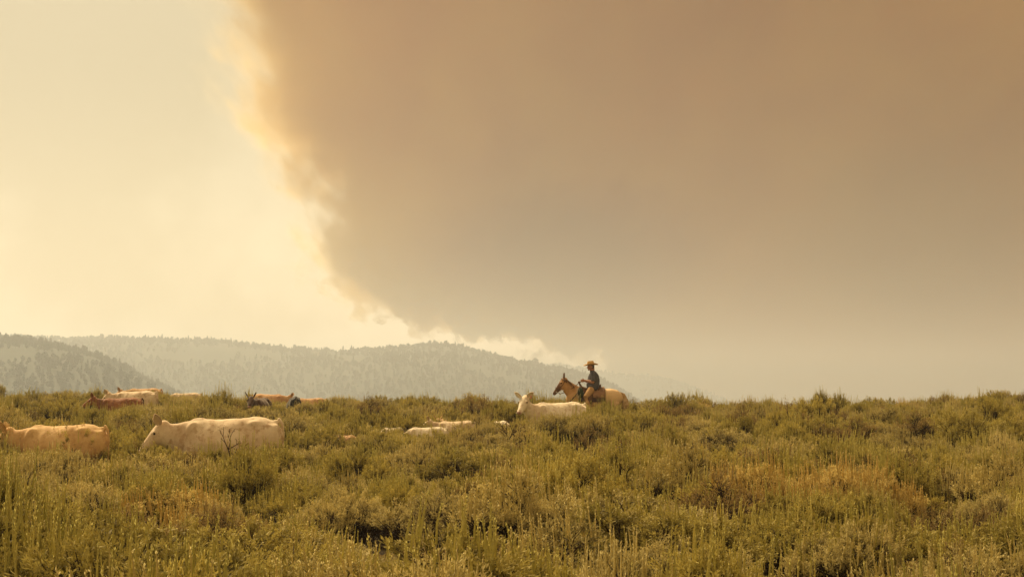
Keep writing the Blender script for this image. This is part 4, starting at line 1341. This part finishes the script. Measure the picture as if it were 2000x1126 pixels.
for a, b, dist, y in CLEAR:
    w = b - a
    stp = 0.62 * F / dist
    k_ = max(1, int(round(w / stp)))
    for j in range(k_):
        p_ = a + w * (j + 0.5) / k_ + RNG.normal() * 3
        if -40 < p_ < 2040: filler(p_, dist - 0.45 - 0.5 * RNG.random(), y + RNG.uniform(-3, 5))
for p_, dd, ty in ((740, 38.2, 834), (790, 37.6, 838), (782, 38.4, 832), (652, 35.6, 850), (712, 35.4, 845), (700, 36.0, 842), (640, 36.0, 846), (936, 40, 822), (952, 40.2, 820), (1000, 40.4, 822), (808, 37.9, 846), (855, 37.8, 842), (600, 60, 778), (640, 62, 774), (478, 58, 764), (700, 60, 776), (660, 35.8, 851), (702, 35.8, 847)):
    filler(p_, dd, ty)

inview = []
for i, it in enumerate(items):
    px, py = project(it[1], it[2], it[3] + it[5] * 0.9)
    inview.append(-30 < px < 2030 and py < 1126 and it[2] < 80)
order = sorted((i for i in range(len(items)) if inview[i] and items[i][7] is None), key=lambda i: items[i][2])
keep = set(order[:300 - len(SPECIAL)]) | {i for i in range(len(items)) if items[i][7]}
LOOK = ['leafy green sagebrush with tall pale stalks', 'rounded green sagebrush', 'low wide green sagebrush', 'green sagebrush bristling with seed stalks',
        'knobbly grey-green sagebrush', 'pale grey sagebrush thick with stalks', 'low cushion of grey sagebrush', 'brownish sagebrush with open branches',
        'sparse dark brown sagebrush', 'golden dry bush', 'dark bare twiggy shrub', 'half-bare spreading shrub', 'small bare shrub']
COLS = [(140, 'left edge'), (300, 'under the golden cow'), (460, 'under the cream cow'), (640, 'under the black calf'),
        (800, 'left of the calves'), (960, 'under the calves'), (1120, 'under the heifer'), (1280, 'under the rider'),
        (1480, 'right of the rider'), (1680, 'under the golden pair'), (1860, 'right of golden pair'), (9999, 'right edge')]
ROWS = [(9.8, 'front row'), (11.4, 'second row'), (13.4, 'third row'), (16.0, 'fourth row'), (19.5, 'fifth row'), (99, 'rear row')]
buckets = {}
for i in keep:
    it = items[i]
    if it[7]: continue
    px = 1000 + F * it[1] / it[2]
    c = next(t for a, t in COLS if px < a); r_ = next(t for a, t in ROWS if it[2] < a)
    buckets.setdefault((it[0], c, r_), []).append((px, i))
LAB = {}
for (pr, c, r_), lst in buckets.items():
    lst.sort()
    for j, (px, i) in enumerate(lst):
        pre = '' if len(lst) == 1 else (('left ', 'right ')[j] if len(lst) == 2 else ['leftmost ', 'second from left ', 'third from left ', 'fourth from left ', 'fifth from left ', 'sixth from left ', 'seventh from left ', 'eighth from left '][min(j, 7)])
        LAB[i] = '%s%s, %s, %s' % (pre, LOOK[pr], r_, c)
for i in sorted(keep):
    pr, x, y, z, s, sz, rz, lb = items[i]
    p = PROTO[pr]
    dead = p['kind'] == 'dead'
    root = empty('twiggy_shrub' if dead else 'sagebrush', (x, y, z - 0.02), rz)
    root.scale = (s, s, sz)
    tag(root, lb or LAB[i], 'shrub', 'shrubs standing in the near half of the sagebrush field')
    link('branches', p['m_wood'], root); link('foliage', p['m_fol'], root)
    if p['m_stk']: tag(link('seed_stalks', p['m_stk'], root), kind='stuff')
rest = [it for i, it in enumerate(items) if i not in keep]
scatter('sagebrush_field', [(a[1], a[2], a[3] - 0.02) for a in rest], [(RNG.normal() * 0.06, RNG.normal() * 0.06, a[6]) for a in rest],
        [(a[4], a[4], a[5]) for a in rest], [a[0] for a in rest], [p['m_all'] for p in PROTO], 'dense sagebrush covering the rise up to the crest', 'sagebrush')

# grass and litter in the gaps
M_grass = leaf_material('short grass', (0.07, 0.10, 0.02), (0.26, 0.20, 0.075), 0.35)
g = Geo()
r = np.random.default_rng(77)
for _ in range(5200):
    dd = 8 + 34 * r.random() ** 1.3
    x = r.uniform(-1, 1) * (1080 * dd / F)
    z = ground_z(x, dd)
    n_ = 9
    P = np.array([x, dd, z]) + r.normal(size=(n_, 3)) * (0.05, 0.05, 0)
    D = np.array([0, 0, 1.0]) + r.normal(size=(n_, 3)) * 0.35; D /= np.linalg.norm(D, axis=1)[:, None]
    g.blades(P, D, r.uniform(0.08, 0.26, n_), r.uniform(0.004, 0.008, n_), np.clip(fbm(x, dd, 0.4, 5.0, 2) + 0.5 + r.normal() * 0.2, 0, 1), r)
tag(link('grass', g.mesh('grass', M_grass)), 'short green and dry grass growing in the gaps between the bushes', 'grass', kind='stuff')
